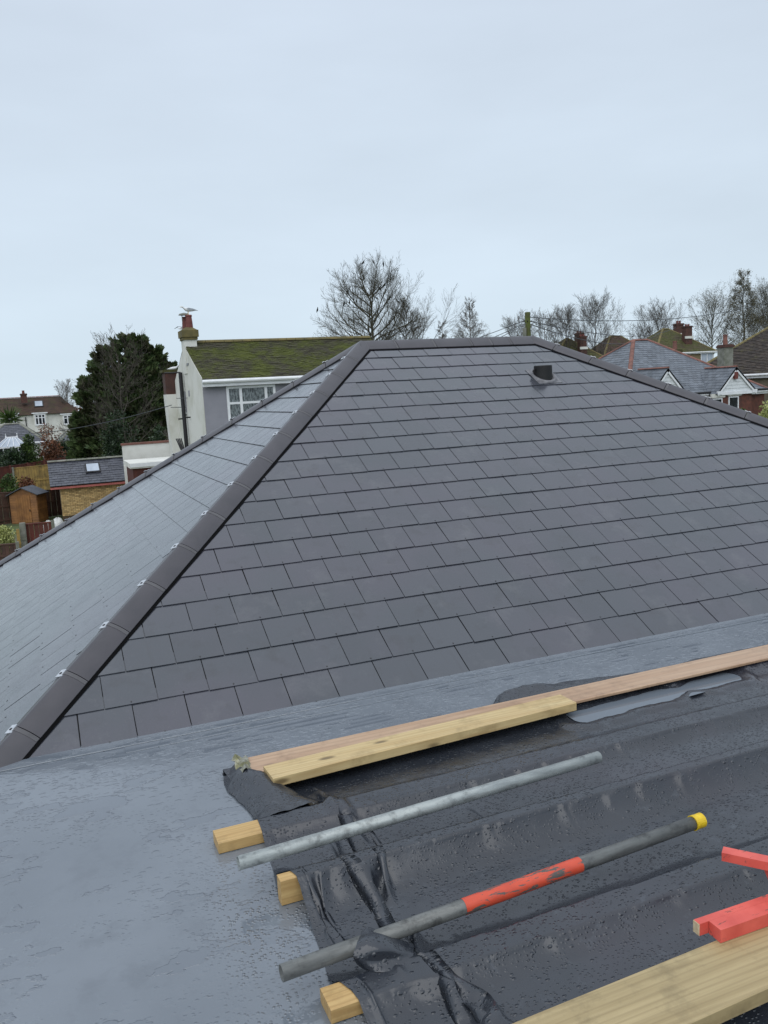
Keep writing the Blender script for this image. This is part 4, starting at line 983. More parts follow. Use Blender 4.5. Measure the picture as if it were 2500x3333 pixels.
mb = MB(); mb.box(ox - .42, ox + .42, oy - .35, oy + .35, lz(c2b[2]), lz(c2[2])); rs = mb.build('rear_chimney', BRICKD, lh)
mb = MB(); mb.box(ox - .5, ox + .5, oy - .42, oy + .42, lz(c2[2]), lz(c2[2]) + .1); mb.build('corbel', MOSSFAR, rs)
mb = MB(); mb.hexa([(ox - .25, oy - .35, -1), (ox + .5, oy - .35, -1), (ox + .5, oy + .35, -1), (ox - .25, oy + .35, -1), (ox - .44, oy - .36, lz(c2b[2])), (ox + .44, oy - .36, lz(c2b[2])), (ox + .44, oy + .36, lz(c2b[2])), (ox - .44, oy + .36, lz(c2b[2]))]); mb.build('rear_stack_base', STAINW, rs)

# ================================================================== YELLOW BRICK OUTBUILDING
GL = -.6
p = at(165, 1583, 40.8); OX, OY = p[0], p[1]; oz = p[2]
ob = empty('brick_outbuilding', (OX, OY, GL)); tag(ob, 'small yellow brick outbuilding with dark slate roof, skylight and pink fascia', 'outbuilding')
xR = onfront(420, 1559, OY)[0] - OX; he = oz - GL; xW0 = onfront(196, 1600, OY)[0] - OX
zrg = onfront(168, 1506, OY + 1.7)[1] - GL
mb = MB(); mb.box(xW0, xR - .15, .10, 3.2, -.5, he - .02); bw = mb.build('wall', MORTAR, ob)
brme = None; nb_ = 0; rows_ = int((he - .05) / .075); rb_ = random.Random(9)
mb = MB(); mb.box(0, .2, 0, .05, 0, .062); brme = newmesh('brick', mb.v, mb.f, BRICKY); mb = MB(); mb.box(0, .094, 0, .05, 0, .062); brhalf = newmesh('brick', mb.v, mb.f, BRICKY)
for r_ in range(rows_):
    z = he - .03 - .075 * (r_ + 1); x = xW0 - (.11 if r_ % 2 else 0)
    while x < xR - .2:
        half = x < xW0 - .02
        if nb_ < 300 and z > he - 1.95:
            o = bpy.data.objects.new('brick', brhalf if half else brme); COL.objects.link(o); o.parent = bw
            o.location = (xW0 if half else x, .085 + rb_.uniform(-.004, .004), z); nb_ += 1
        x += .2125
mb = MB(); mb.box(-.02, xR + .02, -.16, -.13, he - .16, he + .02); mb.build('fascia', PINK, ob)
tile_slope(ob, 'front_slope', [(-.03, -.22, he + .02), (xR + .03, -.22, he + .02), (xR + .03, 1.7, zrg), (-.03, 1.7, zrg)], .21, .26, NEWSLATE, DECK, 'slate', 200, thick=.022, drop=.010)
mb = MB(); mb.slab([(xR, 3.4, he + .02), (0, 3.4, he + .02), (0, 1.7, zrg), (xR, 1.7, zrg)], (0, .5, .86), -.06, .0); mb.build('rear_slope', NEWSLATE, ob)
ridge_run(ob, 'ridge_tile', (-.03, 1.7, zrg + .05), (xR + .03, 1.7, zrg + .05), CONC, .10, .45)
fr_, pgr = face_of([(-.03, -.22, he + .02), (xR + .03, -.22, he + .02), (xR + .03, 1.7, zrg), (-.03, 1.7, zrg)])
k0 = onpl(302, 1526, np.array([OX, OY, GL]) + fr_[0], fr_[3]) - np.array([OX, OY, GL]); 
mb = MB(); mb.slab([k0 + fr_[1] * a + fr_[2] * b for a, b in ((-.36, -.42), (.36, -.42), (.36, .42), (-.36, .42))], fr_[3], .02, .085); sk = mb.build('skylight', BLACKM, ob)
mb = MB(); mb.slab([k0 + fr_[1] * a + fr_[2] * b for a, b in ((-.29, -.33), (.29, -.33), (.29, .36), (-.29, .36))], fr_[3], .087, .10); mb.build('pane', SKYL, sk)

# ================================================================== TIMBER SHED
sp = onz(40, 1706, GL); shd = empty('garden_shed', (sp[0], sp[1], GL), R(-26)); tag(shd, 'orange-brown timber garden shed with a grey felt roof and plank door', 'shed')
SWd, SDp, SH1, SH2 = 1.38, 1.0, 1.42, 1.74
mb = MB(); mb.add([(0, 0, 0), (SWd, 0, 0), (SWd, 0, SH1), (SWd / 2, 0, SH2), (0, 0, SH1), (0, SDp, 0), (SWd, SDp, 0), (SWd, SDp, SH1), (SWd / 2, SDp, SH2), (0, SDp, SH1)],
       [(0, 1, 2, 3, 4), (9, 8, 7, 6, 5), (0, 5, 6, 1), (1, 6, 7, 2), (0, 4, 9, 5), (2, 7, 8, 3), (3, 8, 9, 4)]); body = mb.build('body', SHEDW, shd)
for k in range(11):                                          # shiplap boards each side of the door and on the right wall
    z = .04 + k * .125
    for x0_, x1_ in ((.01, .32), (1.06, SWd - .01)):
        mb = MB(); mb.hexa([(x0_, -.022, z), (x1_, -.022, z), (x1_, -.001, z), (x0_, -.001, z), (x0_, -.006, z + .12), (x1_, -.006, z + .12), (x1_, -.001, z + .12), (x0_, -.001, z + .12)]); mb.build('board', SHEDW, body)
    mb = MB(); mb.hexa([(SWd + .001, 0, z), (SWd + .024, 0, z), (SWd + .024, SDp, z), (SWd + .001, SDp, z), (SWd + .001, 0, z + .12), (SWd + .006, 0, z + .12), (SWd + .006, SDp, z + .12), (SWd + .001, SDp, z + .12)]); mb.build('board', SHEDW, body)
mb = MB(); mb.box(.33, 1.05, -.02, -.002, .05, 1.40); dr_ = mb.build('door', SHEDW, shd)
for k in range(6):
    mb = MB(); mb.box(.335 + k * .12, .445 + k * .12, -.034, -.021, .06, 1.39); mb.build('plank', SHEDW, dr_)
mb = MB(); mb.box(.98, 1.02, -.06, -.034, .60, .70); mb.build('latch', BLACKM, dr_)
sl = math.atan2(SH2 - SH1, SWd / 2)
for sgn in (-1, 1):
    cxm = SWd / 2; ex = cxm + sgn * (SWd / 2 + .12); ez = SH2 + .03 - (SWd / 2 + .12) * math.tan(sl)
    P4 = [(cxm, -.12, SH2 + .03), (cxm, SDp + .1, SH2 + .03), (ex, SDp + .1, ez), (ex, -.12, ez)]
    nrm = np.array([sgn * math.sin(sl), 0, math.cos(sl)]); 
    if sgn > 0: P4 = P4[::-1]
    mb = MB(); mb.slab(P4, nrm, 0, .035); mb.build('felt_roof', FELT, shd)

# ================================================================== FENCES
def fence(label, px0, y0, d0, px1, y1, d1, mat_, board=.14, posts=2, postm=None, cap=True, hmin=None, rail=True, group='garden fences on the left'):
    a = at(px0, y0, d0); b = at(px1, y1, d1); g = min(float(gz(a[0], a[1])), float(gz(b[0], b[1])))
    r = empty('garden_fence', (a[0], a[1], g)); tag(r, label, 'fence', group)
    d = b - a; L = math.hypot(d[0], d[1]); ux, uy = d[0] / L, d[1] / L; n = max(2, int(L / board)); nx, ny = uy, -ux
    if nx * (CAM[0] - a[0]) + ny * (CAM[1] - a[1]) < 0: nx, ny = -nx, -ny
    top = lambda t: a[2] + (b[2] - a[2]) * t / L - g
    for i in range(n):
        t0, t1 = L * i / n, L * (i + 1) / n - .012; o_ = .012 if i % 2 else 0
        mb = MB(); P = []
        for z in (0, 1):
            for t, k in ((t0, 0), (t1, 0), (t1, 1), (t0, 1)):
                P.append((ux * t + nx * (o_ + .02 - .02 * k), uy * t + ny * (o_ + .02 - .02 * k), (top(t) - .03) if z else 0.02))
        mb.hexa(P); mb.build('board', mat_, r)
    def rbar(nm, z0f, hh, off, w, m):
        mb = MB(); P = []
        for dz in (0, hh):
            for t, k in ((-.02, 1), (L + .02, 1), (L + .02, 0), (-.02, 0)):
                P.append((ux * t + nx * (off + w * k), uy * t + ny * (off + w * k), z0f(t) + dz))
        mb.hexa(P); mb.build(nm, m, r)
    if cap: rbar('cap_rail', lambda t: top(t) - .03, .045, -.02, .075, mat_)
    if rail:
        rbar('rail', lambda t: top(t) * .55, .07, .034, .035, mat_)
        rbar('rail', lambda t: top(t) * .12, .07, .034, .035, mat_)
    for i in range(posts):
        t = L * i / max(1, posts - 1); mb = MB(); x, y = ux * t + nx * .05, uy * t + ny * .05
        mb.box(x - .055, x + .055, y - .055, y + .055, 0, top(t) + .06); mb.build('post', postm or mat_, r)
    return r
fence('long dark red fence behind the yellow timber fence', -30, 1526, 56, 290, 1478, 65, FENCER, .22, 7)
fence('weathered yellow timber fence panels with grey posts behind the shed', 42, 1524, 52, 168, 1511, 52.6, FENCEY, .15, 2, CONC)
fence('dark brown fence directly behind the timber shed', -30, 1606, 40.6, 198, 1592, 43.6, FENCEB, .16, 4)
fence('red-brown fence panel just beyond the roof edge with concrete posts', 78, 1706, 30, 172, 1698, 30.2, FENCER, .15, 2, CONC)
fence('low brown fence in front of the pale hedge at the left edge', -25, 1774, 29, 58, 1768, 29.0, FENCEB, .13, 2, CONC)
# concrete gate post pair
for (px, py, d, lab) in ((70, 1702, 29.6, 'tall grey concrete post at the left end of the red-brown panel'), (57, 1722, 29.4, 'shorter mossy timber post beside the concrete one')):
    q = at(px, py, d); g = float(gz(q[0], q[1])); h = q[2] - g
    mb = MB(); w = .10 if px == 70 else .06
    mb.hexa([(-w, -w, 0), (w, -w, 0), (w, w, 0), (-w, w, 0), (-w * .8, -w * .8, h), (w * .8, -w * .8, h), (w * .8, w * .8, h), (-w * .8, w * .8, h)])
    mb.hexa([(-w * 1.15, -w * 1.15, h * .62), (w * 1.15, -w * 1.15, h * .62), (w * 1.15, w * 1.15, h * .62), (-w * 1.15, w * 1.15, h * .62), (-w * 1.1, -w * 1.1, h * .66), (w * 1.1, -w * 1.1, h * .66), (w * 1.1, w * 1.1, h * .66), (-w * 1.1, w * 1.1, h * .66)])
    tag(mb.build('gate_post', CONC if px == 70 else FENCEY, None, loc=(q[0], q[1], g)), lab, 'post')
# rubble sacks
SACK = plain('white_sack', lin(206, 206, 204), lin(170, 172, 170), 8, .6, .4)
for i, (px, py, s_) in enumerate(((156, 1704, .40), (188, 1700, .48))):
    q = at(px, py, 38); g = float(gz(q[0], q[1])); mb = MB(); n = 14; prof = [(.05, .0), (.5, .02), (.62, .25), (.55, .5), (.34, .72), (.06, .8)]
    mb.lathe([(r_ * s_, z_ * s_ * 1.6) for r_, z_ in prof], (0, 0, 0), n); rr = random.Random(i)
    mb.v = [(v[0] * (1 + rr.uniform(-.12, .12)), v[1] * (1 + rr.uniform(-.12, .12)), v[2] * (1 + rr.uniform(-.1, .1))) for v in mb.v]
    tag(mb.build('rubble_sack', SACK, None, smooth=True, loc=(q[0], q[1], g)), ('smaller white rubble sack next to the shed' if i == 0 else 'bigger white rubble sack against the yellow brick wall'), 'sack', 'rubble sacks by the shed')
# white garden wall and white flat roofed garage
a = at(452, 1440, 41); b = at(566, 1433, 43)
ga = float(gz(a[0], a[1])); wl = empty('garden_wall', (a[0], a[1], ga)); tag(wl, 'low white rendered wall with brown coping left of the white house', 'wall')
Lw = b[0] - a[0]; mb = MB(); mb.box(-.8, Lw + .1, 0, .22, -.3, a[2] - ga - .1); mb.build('wall_body', WHITER, wl)
mb = MB(); mb.box(-.85, Lw + .15, -.04, .26, a[2] - ga - .1, a[2] - ga); mb.build('coping', TERRA, wl)
a = at(424, 1512, 37.0); gr = empty('garage', (a[0], a[1], GL)); tag(gr, 'flat white-roofed garage with dark red walls beside the slate outbuilding', 'garage')
hg_ = a[2] - GL; Lg = onfront(575, 1500, a[1])[0] - a[0]
mb = MB(); mb.box(.1, Lg, .12, 3.0, -.3, hg_ - .2); mb.build('wall', FENCER, gr)
mb = MB(); mb.box(0, Lg + .1, 0, 3.1, hg_ - .2, hg_ + .02); mb.build('roof', WHITER, gr)
mb = MB(); mb.box(-.02, Lg + .12, -.03, -.004, hg_ - .14, hg_ + .03); mb.build('fascia', UPVC, gr)
# ================================================================== RIGHT BUNGALOW
Hc = 2.6
q = at(2043, 1288, 46.0); RG = q[2] - Hc + .0
rb2 = hip_house('slate_bungalow', 'red brick bungalow with old slate hipped roof, terracotta ridges and two white gables', (q[0], q[1], RG), 10.0, 10.0, Hc, 3.25, 0, 4.45, BRICKR, OLDSLATE, DECK, TERRA, .24, .32, 'slate', .25, -2.0)
RQ = np.array([q[0], q[1], RG])
def rloc(px, py, Y): p = onpl(px, py, np.array([0, RQ[1] + Y, 0]), nF); return p[0] - RQ[0], p[2] - RG
YB = -.9
for gi, (axp, ayp, bl, br) in enumerate(((2173, 1199, 2110, 2241), (2396, 1195, 2334, 2463))):
    xa, za = rloc(axp, ayp, YB); x0, z0 = rloc(bl, 1268, YB); x1, _ = rloc(br, 1268, YB); z0 = Hc - .12
    mb = MB(); mb.box(x0 + .2, x1 - .2, YB + .16, .3, -2, z0); bay = mb.build('bay_wall', BRICKR, rb2)
    mb = MB(); mb.add([(x0 + .05, YB + .06, z0), (x1 - .05, YB + .06, z0), (xa, YB + .06, za - .08), (x0 + .05, YB + .2, z0), (x1 - .05, YB + .2, z0), (xa, YB + .2, za - .08)], [(0, 1, 2), (5, 4, 3), (0, 3, 4, 1), (1, 4, 5, 2), (2, 5, 3, 0)]); gb = mb.build('gable', UPVCG, rb2)
    nbd = 7; hh = (za - .1 - z0)
    for k in range(nbd):
        zz0 = z0 + hh * k / nbd + .01; zz1 = z0 + hh * (k + 1) / nbd; f0 = 1 - (zz0 - z0) / hh; f1 = max(.02, 1 - (zz1 - z0) / hh)
        lx = lambda f: xa + (x0 + .1 - xa) * f; rx = lambda f: xa + (x1 - .1 - xa) * f
        mb = MB(); mb.hexa([(lx(f0), YB + .032, zz0), (rx(f0), YB + .032, zz0), (rx(f0), YB + .058, zz0), (lx(f0), YB + .058, zz0), (lx(f1), YB + .048, zz1 - .004), (rx(f1), YB + .048, zz1 - .004), (rx(f1), YB + .058, zz1 - .004), (lx(f1), YB + .058, zz1 - .004)]); mb.build('weatherboard', UPVCG, gb)
    for sx in (-1, 1):
        xe_ = x0 if sx < 0 else x1; dirv = np.array([xe_ - xa, 0, z0 - .06 - za]); dirv /= np.linalg.norm(dirv); nn = np.array([-dirv[2] * sx, 0, dirv[0] * sx]) 
        nn = nn if nn[2] > 0 else -nn
        A_ = np.array([xa, YB - .05, za]); E_ = A_ + dirv * (np.linalg.norm([xe_ - xa, z0 - za]) + .08)
        mb = MB(); P = [A_ - nn * .16, E_ - nn * .16, E_ - nn * .16 + (0, .06, 0), A_ - nn * .16 + (0, .06, 0), A_, E_, E_ + (0, .06, 0), A_ + (0, .06, 0)]; mb.hexa(P); mb.build('bargeboard', UPVC, gb)
        back = 2.6; P4 = [E_ + nn * .02, A_ + nn * .02, A_ + nn * .02 + (0, back, 0), E_ + nn * .02 + (0, back, 0)]
        P4 = [P4[3], P4[0], P4[1], P4[2]] if sx < 0 else [P4[0], P4[3], P4[2], P4[1]]
        tile_slope(rb2, 'gable_slope', P4, .22, .3, OLDSLATE, DECK, 'slate', thick=.02, over=.03, seed=gi * 3 + 7)
        mb = MB(); fw = .34; mb.box(xe_ - (fw if sx > 0 else 0), xe_ + (0 if sx > 0 else fw), YB - .06, YB + .02, z0 - .12, z0 + .07); mb.build('box_end', UPVC, gb)
    ridge_run(rb2, 'ridge_tile', (xa, YB - .06, za + .04), (xa, YB + 2.4, za + .04), TERRA, .1, .4)
    mb = MB(); mb.box(x0 + .05, x1 - .05, YB - .02, YB + .04, z0 - .16, z0 + .02); mb.build('soffit_board', UPVC, gb)
    xc = (x0 + x1) / 2
    for wx in ((-.62, .62) if gi == 0 else (-.48,)):
        pass
    if gi == 1:
        for (pa_, pb_) in ((2318, 2350), (2370, 2403)):
            u0, _z = rloc(pa_, 1300, YB + .16); u1, _z = rloc(pb_, 1300, YB + .16); zt2 = rloc(2380, 1290 if pa_ > 2350 else 1293, YB + .16)[1]
            window(rb2, u0, u1, zt2 - 1.25, zt2, YB + .16, (), (.38,), .07, UPVC, GLASSD)
            mb = MB(); mb.box(u0 - .12, u1 + .14, YB + .05, YB + .162, zt2 + .03, zt2 + .25); mb.build('lintel', WHITER, rb2)
    else:
        window(rb2, xc - .7, xc + .7, .7, 2.0, YB + .16, (.5,), (.7,), .07, UPVC, GLASSD)
xq, zq = rloc(2393, 1222, YB); mb = MB(); mb.box(xq - .11, xq + .11, YB - .12, YB + .03, zq - .2, zq + .2); mb.build('alarm_box', POT, rb2)
mb = MB(); mb.tube([(-.2, -.36, Hc - .10), (10.2, -.36, Hc - .10)], .065, 8); mb.build('black_gutter', BLACKM, rb2)
xw0, _ = rloc(2262, 1300, .0); xw1, _ = rloc(2318, 1300, 0.0)
mb = MB(); mb.box(xw0, xw1 + .6, -.05, -.004, -1, Hc - .3); mb.build('brick_pier', BRICKR, rb2)
def chim_at(parent, O, px0, px1, ytop, ypot, d, zb, mat_, pots, potm=POT, wy=.6, capm=None):
    p0 = at(px0, ytop, d); p1 = at(px1, ytop, d); c = (p0 + p1) / 2 - np.array(O); w = np.linalg.norm(p1 - p0)
    pz = at((px0 + px1) / 2, ypot, d)[2] - O[2]; zt = c[2]
    return chimney(parent, c[0], c[1], zb, zt, w * .88, wy, mat_, pots, capm, potm, max(.15, pz - zt), .15)
chim_at(rb2, RQ, 2340, 2382, 1122, 1089, 53.5, Hc - .2, CONC, 1, TERRA, .6, BRICKD)
chim_at(rb2, RQ, 2180, 2214, 1138, 1110, 57.0, Hc - .2, BRICKD, 1, TERRA, .6, MOSSFAR)
# ================================================================== BROWN PANTILED HOUSE, FAR RIGHT
C_ = at(2225, 1229, 62); E_ = at(2620, 1206, 56); E_[2] = C_[2]; gzr = float(gz(C_[0], C_[1]))
ang = math.atan2(E_[1] - C_[1], E_[0] - C_[0]); Lp = 12.5
ph_ = empty('pantile_house', (C_[0], C_[1], gzr), ang); tag(ph_, 'house with a big dark brown pantiled roof at the right edge', 'house')
HP = C_[2] - gzr; K_ = at(2525, 1054, 66) - np.array([C_[0], C_[1], gzr]); ca, sa = math.cos(-ang), math.sin(-ang)
kx, ky, kz = K_[0] * ca - K_[1] * sa, K_[0] * sa + K_[1] * ca, K_[2]
mb = MB(); mb.box(.3, Lp, .3, ky * 2 - .3, -2, HP + .05); mb.build('wall', plain('brown_render', lin(108, 100, 84), lin(92, 86, 72), 2, .85), ph_)
tile_slope(ph_, 'front_slope', [(0, 0, HP), (Lp, 0, HP), (Lp, ky, kz), (kx, ky, kz)], .31, .30, PANTILE, DECK, 'pantile', 300, thick=.055, drop=.02)
tile_slope(ph_, 'left_slope', [(0, 2 * ky, HP), (0, 0, HP), (kx, ky, kz)], .31, .30, PANTILE, DECK, 'pantile', 0, thick=.055)
mb = MB(); nb2 = np.cross(np.array([-1., 0, 0]), np.array([0, -ky, kz - HP])); nb2 /= np.linalg.norm(nb2); nb2 = nb2 if nb2[2] > 0 else -nb2
mb.slab([(Lp, 2 * ky, HP), (0, 2 * ky, HP), (kx, ky, kz), (Lp, ky, kz)], nb2, -.08, 0); mb.build('rear_slope', PANTILE, ph_)
ridge_run(ph_, 'hip_tile', (0, 0, HP + .05), (kx, ky, kz + .05), MOSSRIDGE, .15, .5); ridge_run(ph_, 'ridge_tile', (kx, ky, kz + .05), (Lp, ky, kz + .05), MOSSRIDGE, .15, .5)
mb = MB(); mb.tube([(0, -.1, HP - .06), (Lp, -.1, HP - .06)], .08, 8); mb.box(0, Lp, -.02, .02, HP - .28, HP - .05); mb.build('gutter', UPVC, ph_)
# ================================================================== FAR MOSSY HOUSES
def far_hip(name, label, pxl, pxr, ye, yr, d, wallm, tilem, a_frac=.42, Hw=5.0, Dp=7.5, group=None):
    A_ = at(pxl, ye, d); B_ = at(pxr, ye, d); L = abs(np.dot((B_ - A_)[:2], CR)); rzv = math.atan2(CR[1], CR[0]) + R(14)
    zr_ = at((pxl + pxr) / 2, yr, d + Dp / 2)[2]
    return hip_house(name, label, (A_[0], A_[1], A_[2] - Hw), L, Dp, Hw, zr_ - A_[2], rzv, L * a_frac, wallm, tilem, DECK, MOSSRIDGE, .34, .34, 'tile', .25, -3.0, group=group), A_, L, rzv
RENDB = plain('buff_render', lin(128, 114, 84), lin(112, 100, 76), 2, .85)
G1 = 'mossy hipped houses behind the slate bungalow'
h1, A1, L1, rz1 = far_hip('mossy_house', 'mossy hipped house behind the ridge with two brick chimneys, left of the slate bungalow', 1792, 2030, 1192, 1098, 86, RENDB, MOSSFAR, .48, group=G1)
h2, A2, L2, rz2 = far_hip('mossy_house', 'tall mossy hipped house with white window above the slate bungalow roof', 2135, 2350, 1146, 1066, 90, RENDB, MOSSFAR, .45, group=G1)
h3, A3_, L3, rz3 = far_hip('mossy_house', 'dull brown hipped house just left of the slate bungalow ridge', 1965, 2160, 1165, 1090, 104, RENDB, BROWNROOF, .40, group=G1)
def chim_far(h, A_, rzv, px0, px1, ytop, ypot, d, n):
    O = np.array(h.location); p0 = at(px0, ytop, d); p1 = at(px1, ytop, d); c = (p0 + p1) / 2 - O; w = np.linalg.norm(p1 - p0)
    x = c[0] * math.cos(rzv) + c[1] * math.sin(rzv); y = -c[0] * math.sin(rzv) + c[1] * math.cos(rzv); pz = at((px0 + px1) / 2, ypot, d)[2] - O[2]
    ch = chimney(h, x, y, 4.4, c[2], w * .9, .7, BRICKD, 2, BRICKD, POT, max(.2, pz - c[2]), .13)
    m_ = MB(); m_.box(x - w * .55, x + w * .55, y - .42, y - .34, c[2] - 1.38, c[2] - 1.12); m_.build('lead_flashing', WHITER, ch)
chim_far(h1, A1, rz1, 1882, 1907, 1094, 1089, 88.0, 2); chim_far(h1, A1, rz1, 1872, 1898, 1084, 1076, 92.5, 2)
chim_far(h2, A2, rz2, 2223, 2250, 1061, 1055, 92, 2); chim_far(h2, A2, rz2, 2194, 2223, 1053, 1044, 95.5, 2)
O2 = np.array(h2.location); pw = onpl(2301, 1163, O2, np.array([-math.sin(rz2), math.cos(rz2), 0])) - O2
wxc = pw[0] * math.cos(rz2) + pw[1] * math.sin(rz2)
window(h2, wxc - .78, wxc + .78, pw[2] - .6, pw[2] + .6, 0, (.5,), (), .09, UPVC, SKYL)
# ================================================================== FAR LEFT HOUSE AND SLATE ROOFS
A_ = at(-70, 1356, 95); rzv = 0; xr_ = onfront(205, 1350, A_[1])[0] - A_[0]; zr_ = onfront(100, 1294, A_[1] + 3.4)[1]
O4 = np.array([A_[0], A_[1], GL]); H4 = A_[2] - GL
fh = empty('terrace_house', O4); tag(fh, 'far white house with brown tiled roof, brick chimney and roof light at the left', 'house')
mb = MB(); mb.box(0, xr_ + 1.5, 0, 6.8, -1, H4); mb.build('wall', WHITER, fh)
tile_slope(fh, 'front_slope', [(-.2, -.25, H4 - .1), (xr_ + 1.8, -.25, H4 - .1), (xr_, 3.4, zr_ - GL), (-.2, 3.4, zr_ - GL)], .3, .33, BROWNROOF, BROWNROOF)
tile_slope(fh, 'right_slope', [(xr_ + 1.8, -.25, H4 - .1), (xr_ + 1.8, 7.0, H4 - .1), (xr_, 3.4, zr_ - GL)], .3, .33, BROWNROOF, BROWNROOF)
mb = MB(); mb.slab([(xr_ + 1.8, 7.0, H4 - .1), (-.2, 7.0, H4 - .1), (-.2, 3.4, zr_ - GL), (xr_, 3.4, zr_ - GL)], (0, .5, .86), -.08, 0); mb.build('rear_slope', BROWNROOF, fh)
ridge_run(fh, 'ridge_tile', (-.2, 3.4, zr_ - GL + .05), (xr_, 3.4, zr_ - GL + .05), TERRA, .13, .45)
def f4(px, py, Y=0.0): x, z = onfront(px, py, O4[1] + Y); return x - O4[0], z - GL
for (pa_, pb_, yt, yb, cols) in ((112, 150, 1349, 1382, (.33, .67)), (205, 236, 1352, 1380, (.5,)), (16, 58, 1352, 1391, (.3, .7))):
    x0, z1 = f4(pa_, yt, -.3); x1, z0 = f4(pb_, yb, -.3)
    mb = MB(); mb.box(x0 - .15, x1 + .15, -.28, .02, z0 - .8, z1 + .06); mb.build('bay', WHITER, fh)
    window(fh, x0, x1, z0, z1, -.284, cols, (.68,), .10, UPVC, GLASSD)
    mb = MB(); mb.box(x0 - .3, x1 + .3, -.4, .05, z1 + .07, z1 + .2); mb.build('bay_roof', UPVC, fh)
ff, pg4 = face_of([(-.2, -.25, H4 - .1), (xr_ + 1.8, -.25, H4 - .1), (xr_, 3.4, zr_ - GL), (-.2, 3.4, zr_ - GL)])
k4 = onpl(126, 1316, O4 + ff[0], ff[3]) - O4
mb = MB(); mb.slab([k4 + ff[1] * a + ff[2] * b for a, b in ((-.5, -.7), (.5, -.7), (.5, .7), (-.5, .7))], ff[3], .03, .1); sk4 = mb.build('roof_light', BLACKM, fh)
mb = MB(); mb.slab([k4 + ff[1] * a + ff[2] * b for a, b in ((-.4, -.58), (.4, -.58), (.4, .6), (-.4, .6))], ff[3], .102, .12); mb.build('pane', SKYL, sk4)
chim_at(fh, O4, 65, 87, 1281, 1271, 98.0, zr_ - GL - .6, BRICKD, 2, POT, .7)
xd, zd = f4(83, 1358); mb = MB(); mb.tube([(xd, -.1, zd), (xd, -.1, 0)], .06, 6); mb.build('downpipe', BLACKM, fh)
hb = at(183, 1446, 70); hip_house('slate_cottage', 'low grey slate hipped roof behind the rusty shrub', (hb[0], hb[1], GL), 4.6, 5.0, hb[2] - GL, 1.75, 0, 2.1, WHITER, OLDSLATE, DECK, CONC, .26, .36, 'slate', .2, -1)
hb = at(-60, 1445, 64); hip_house('slate_cottage', 'slate roof behind the white conservatory at the left edge', (hb[0], hb[1], GL), 4.4, 5.0, hb[2] - GL, 1.35, 0, 1.6, WHITER, NEWSLATE, DECK, CONC, .26, .36, 'slate', .2, -1)
# conservatory
cq = at(-14, 1462, 60); cons = empty('conservatory', (cq[0], cq[1], GL)); tag(cons, 'white conservatory with pitched translucent roof and finials at the left edge', 'conservatory')
hc = cq[2] - GL; Lc = 2.0
mb = MB()
for i in range(5): mb.box(Lc * i / 4 - .04, Lc * i / 4 + .04, 0, .08, 0, hc)
mb.box(-.1, Lc + .1, -.05, .1, hc, hc + .1); mb.box(-.06, Lc + .06, -.01, .09, 0, .5); mb.build('frame', UPVC, cons)
mb = MB(); mb.box(-.05, Lc + .05, .09, 2.0, 0, hc); mb.build('glazing', GLASSD, cons)
mb = MB(); zc_ = hc + .72; mb.add([(-.1, -.05, hc + .1), (Lc + .1, -.05, hc + .1), (Lc + .1, 2.1, hc + .1), (-.1, 2.1, hc + .1), (.75, 1.0, zc_), (Lc - .55, 1.0, zc_), (Lc - .55, 1.05, zc_), (.75, 1.05, zc_)], BOXF); rf_ = mb.build('roof', SKYL, cons)
mb = MB(); mb.tube([(.7, 1.02, zc_ + .02), (Lc - .5, 1.02, zc_ + .02)], .05, 6)
for x in (.72, Lc - .52): mb.lathe([(.05, 0), (.07, .06), (.02, .12), (.05, .2), (.01, .3)], (x, 1.02, zc_), 8)
for i in range(6): mb.tube([(.75 + (Lc - 1.3) * i / 5, 1.0, zc_ + .01), (-.1 + (Lc + .2) * i / 5, -.06, hc + .12)], .025, 5)
mb.build('cresting', UPVC, rf_)
# ================================================================== TREES AND SHRUBS
def tubes_mesh(name, segs, mat_, sides=3):
    S = np.array([(*s[0], *s[1], s[2], s[3]) for s in segs]); p0 = S[:, 0:3]; p1 = S[:, 3:6]; r0 = S[:, 6]; r1 = S[:, 7]
    d = p1 - p0; d /= (np.linalg.norm(d, axis=1)[:, None] + 1e-9)
    ref = np.where((np.abs(d[:, 2]) < .9)[:, None], np.array([[0, 0, 1.]]), np.array([[1., 0, 0]]))
    a = np.cross(d, ref); a /= np.linalg.norm(a, axis=1)[:, None]; b = np.cross(d, a); n = len(S)
    V = np.zeros((n, 2 * sides, 3))
    for j in range(sides):
        c, s = math.cos(2 * math.pi * j / sides), math.sin(2 * math.pi * j / sides); o = a * c + b * s
        V[:, j] = p0 + o * r0[:, None]; V[:, sides + j] = p1 + o * r1[:, None]
    base = (np.arange(n) * 2 * sides)[:, None]; Fq = []
    for j in range(sides): Fq.append(base + np.array([[j, (j + 1) % sides, sides + (j + 1) % sides, sides + j]]))
    return quads_mesh(name, V.reshape(-1, 3), np.stack(Fq, 1).reshape(-1, 4), mat_)
def quads_mesh(name, V, Q, mat_):
    me = bpy.data.meshes.new(name); me.vertices.add(len(V)); me.vertices.foreach_set('co', np.ascontiguousarray(V, dtype=np.float32).ravel())
    me.loops.add(Q.size); me.loops.foreach_set('vertex_index', np.ascontiguousarray(Q, dtype=np.int32).ravel())
    me.polygons.add(len(Q)); me.polygons.foreach_set('loop_start', np.arange(0, Q.size, 4, dtype=np.int32))
    me.materials.append(mat_); me.update(calc_edges=True); me.validate(); return me
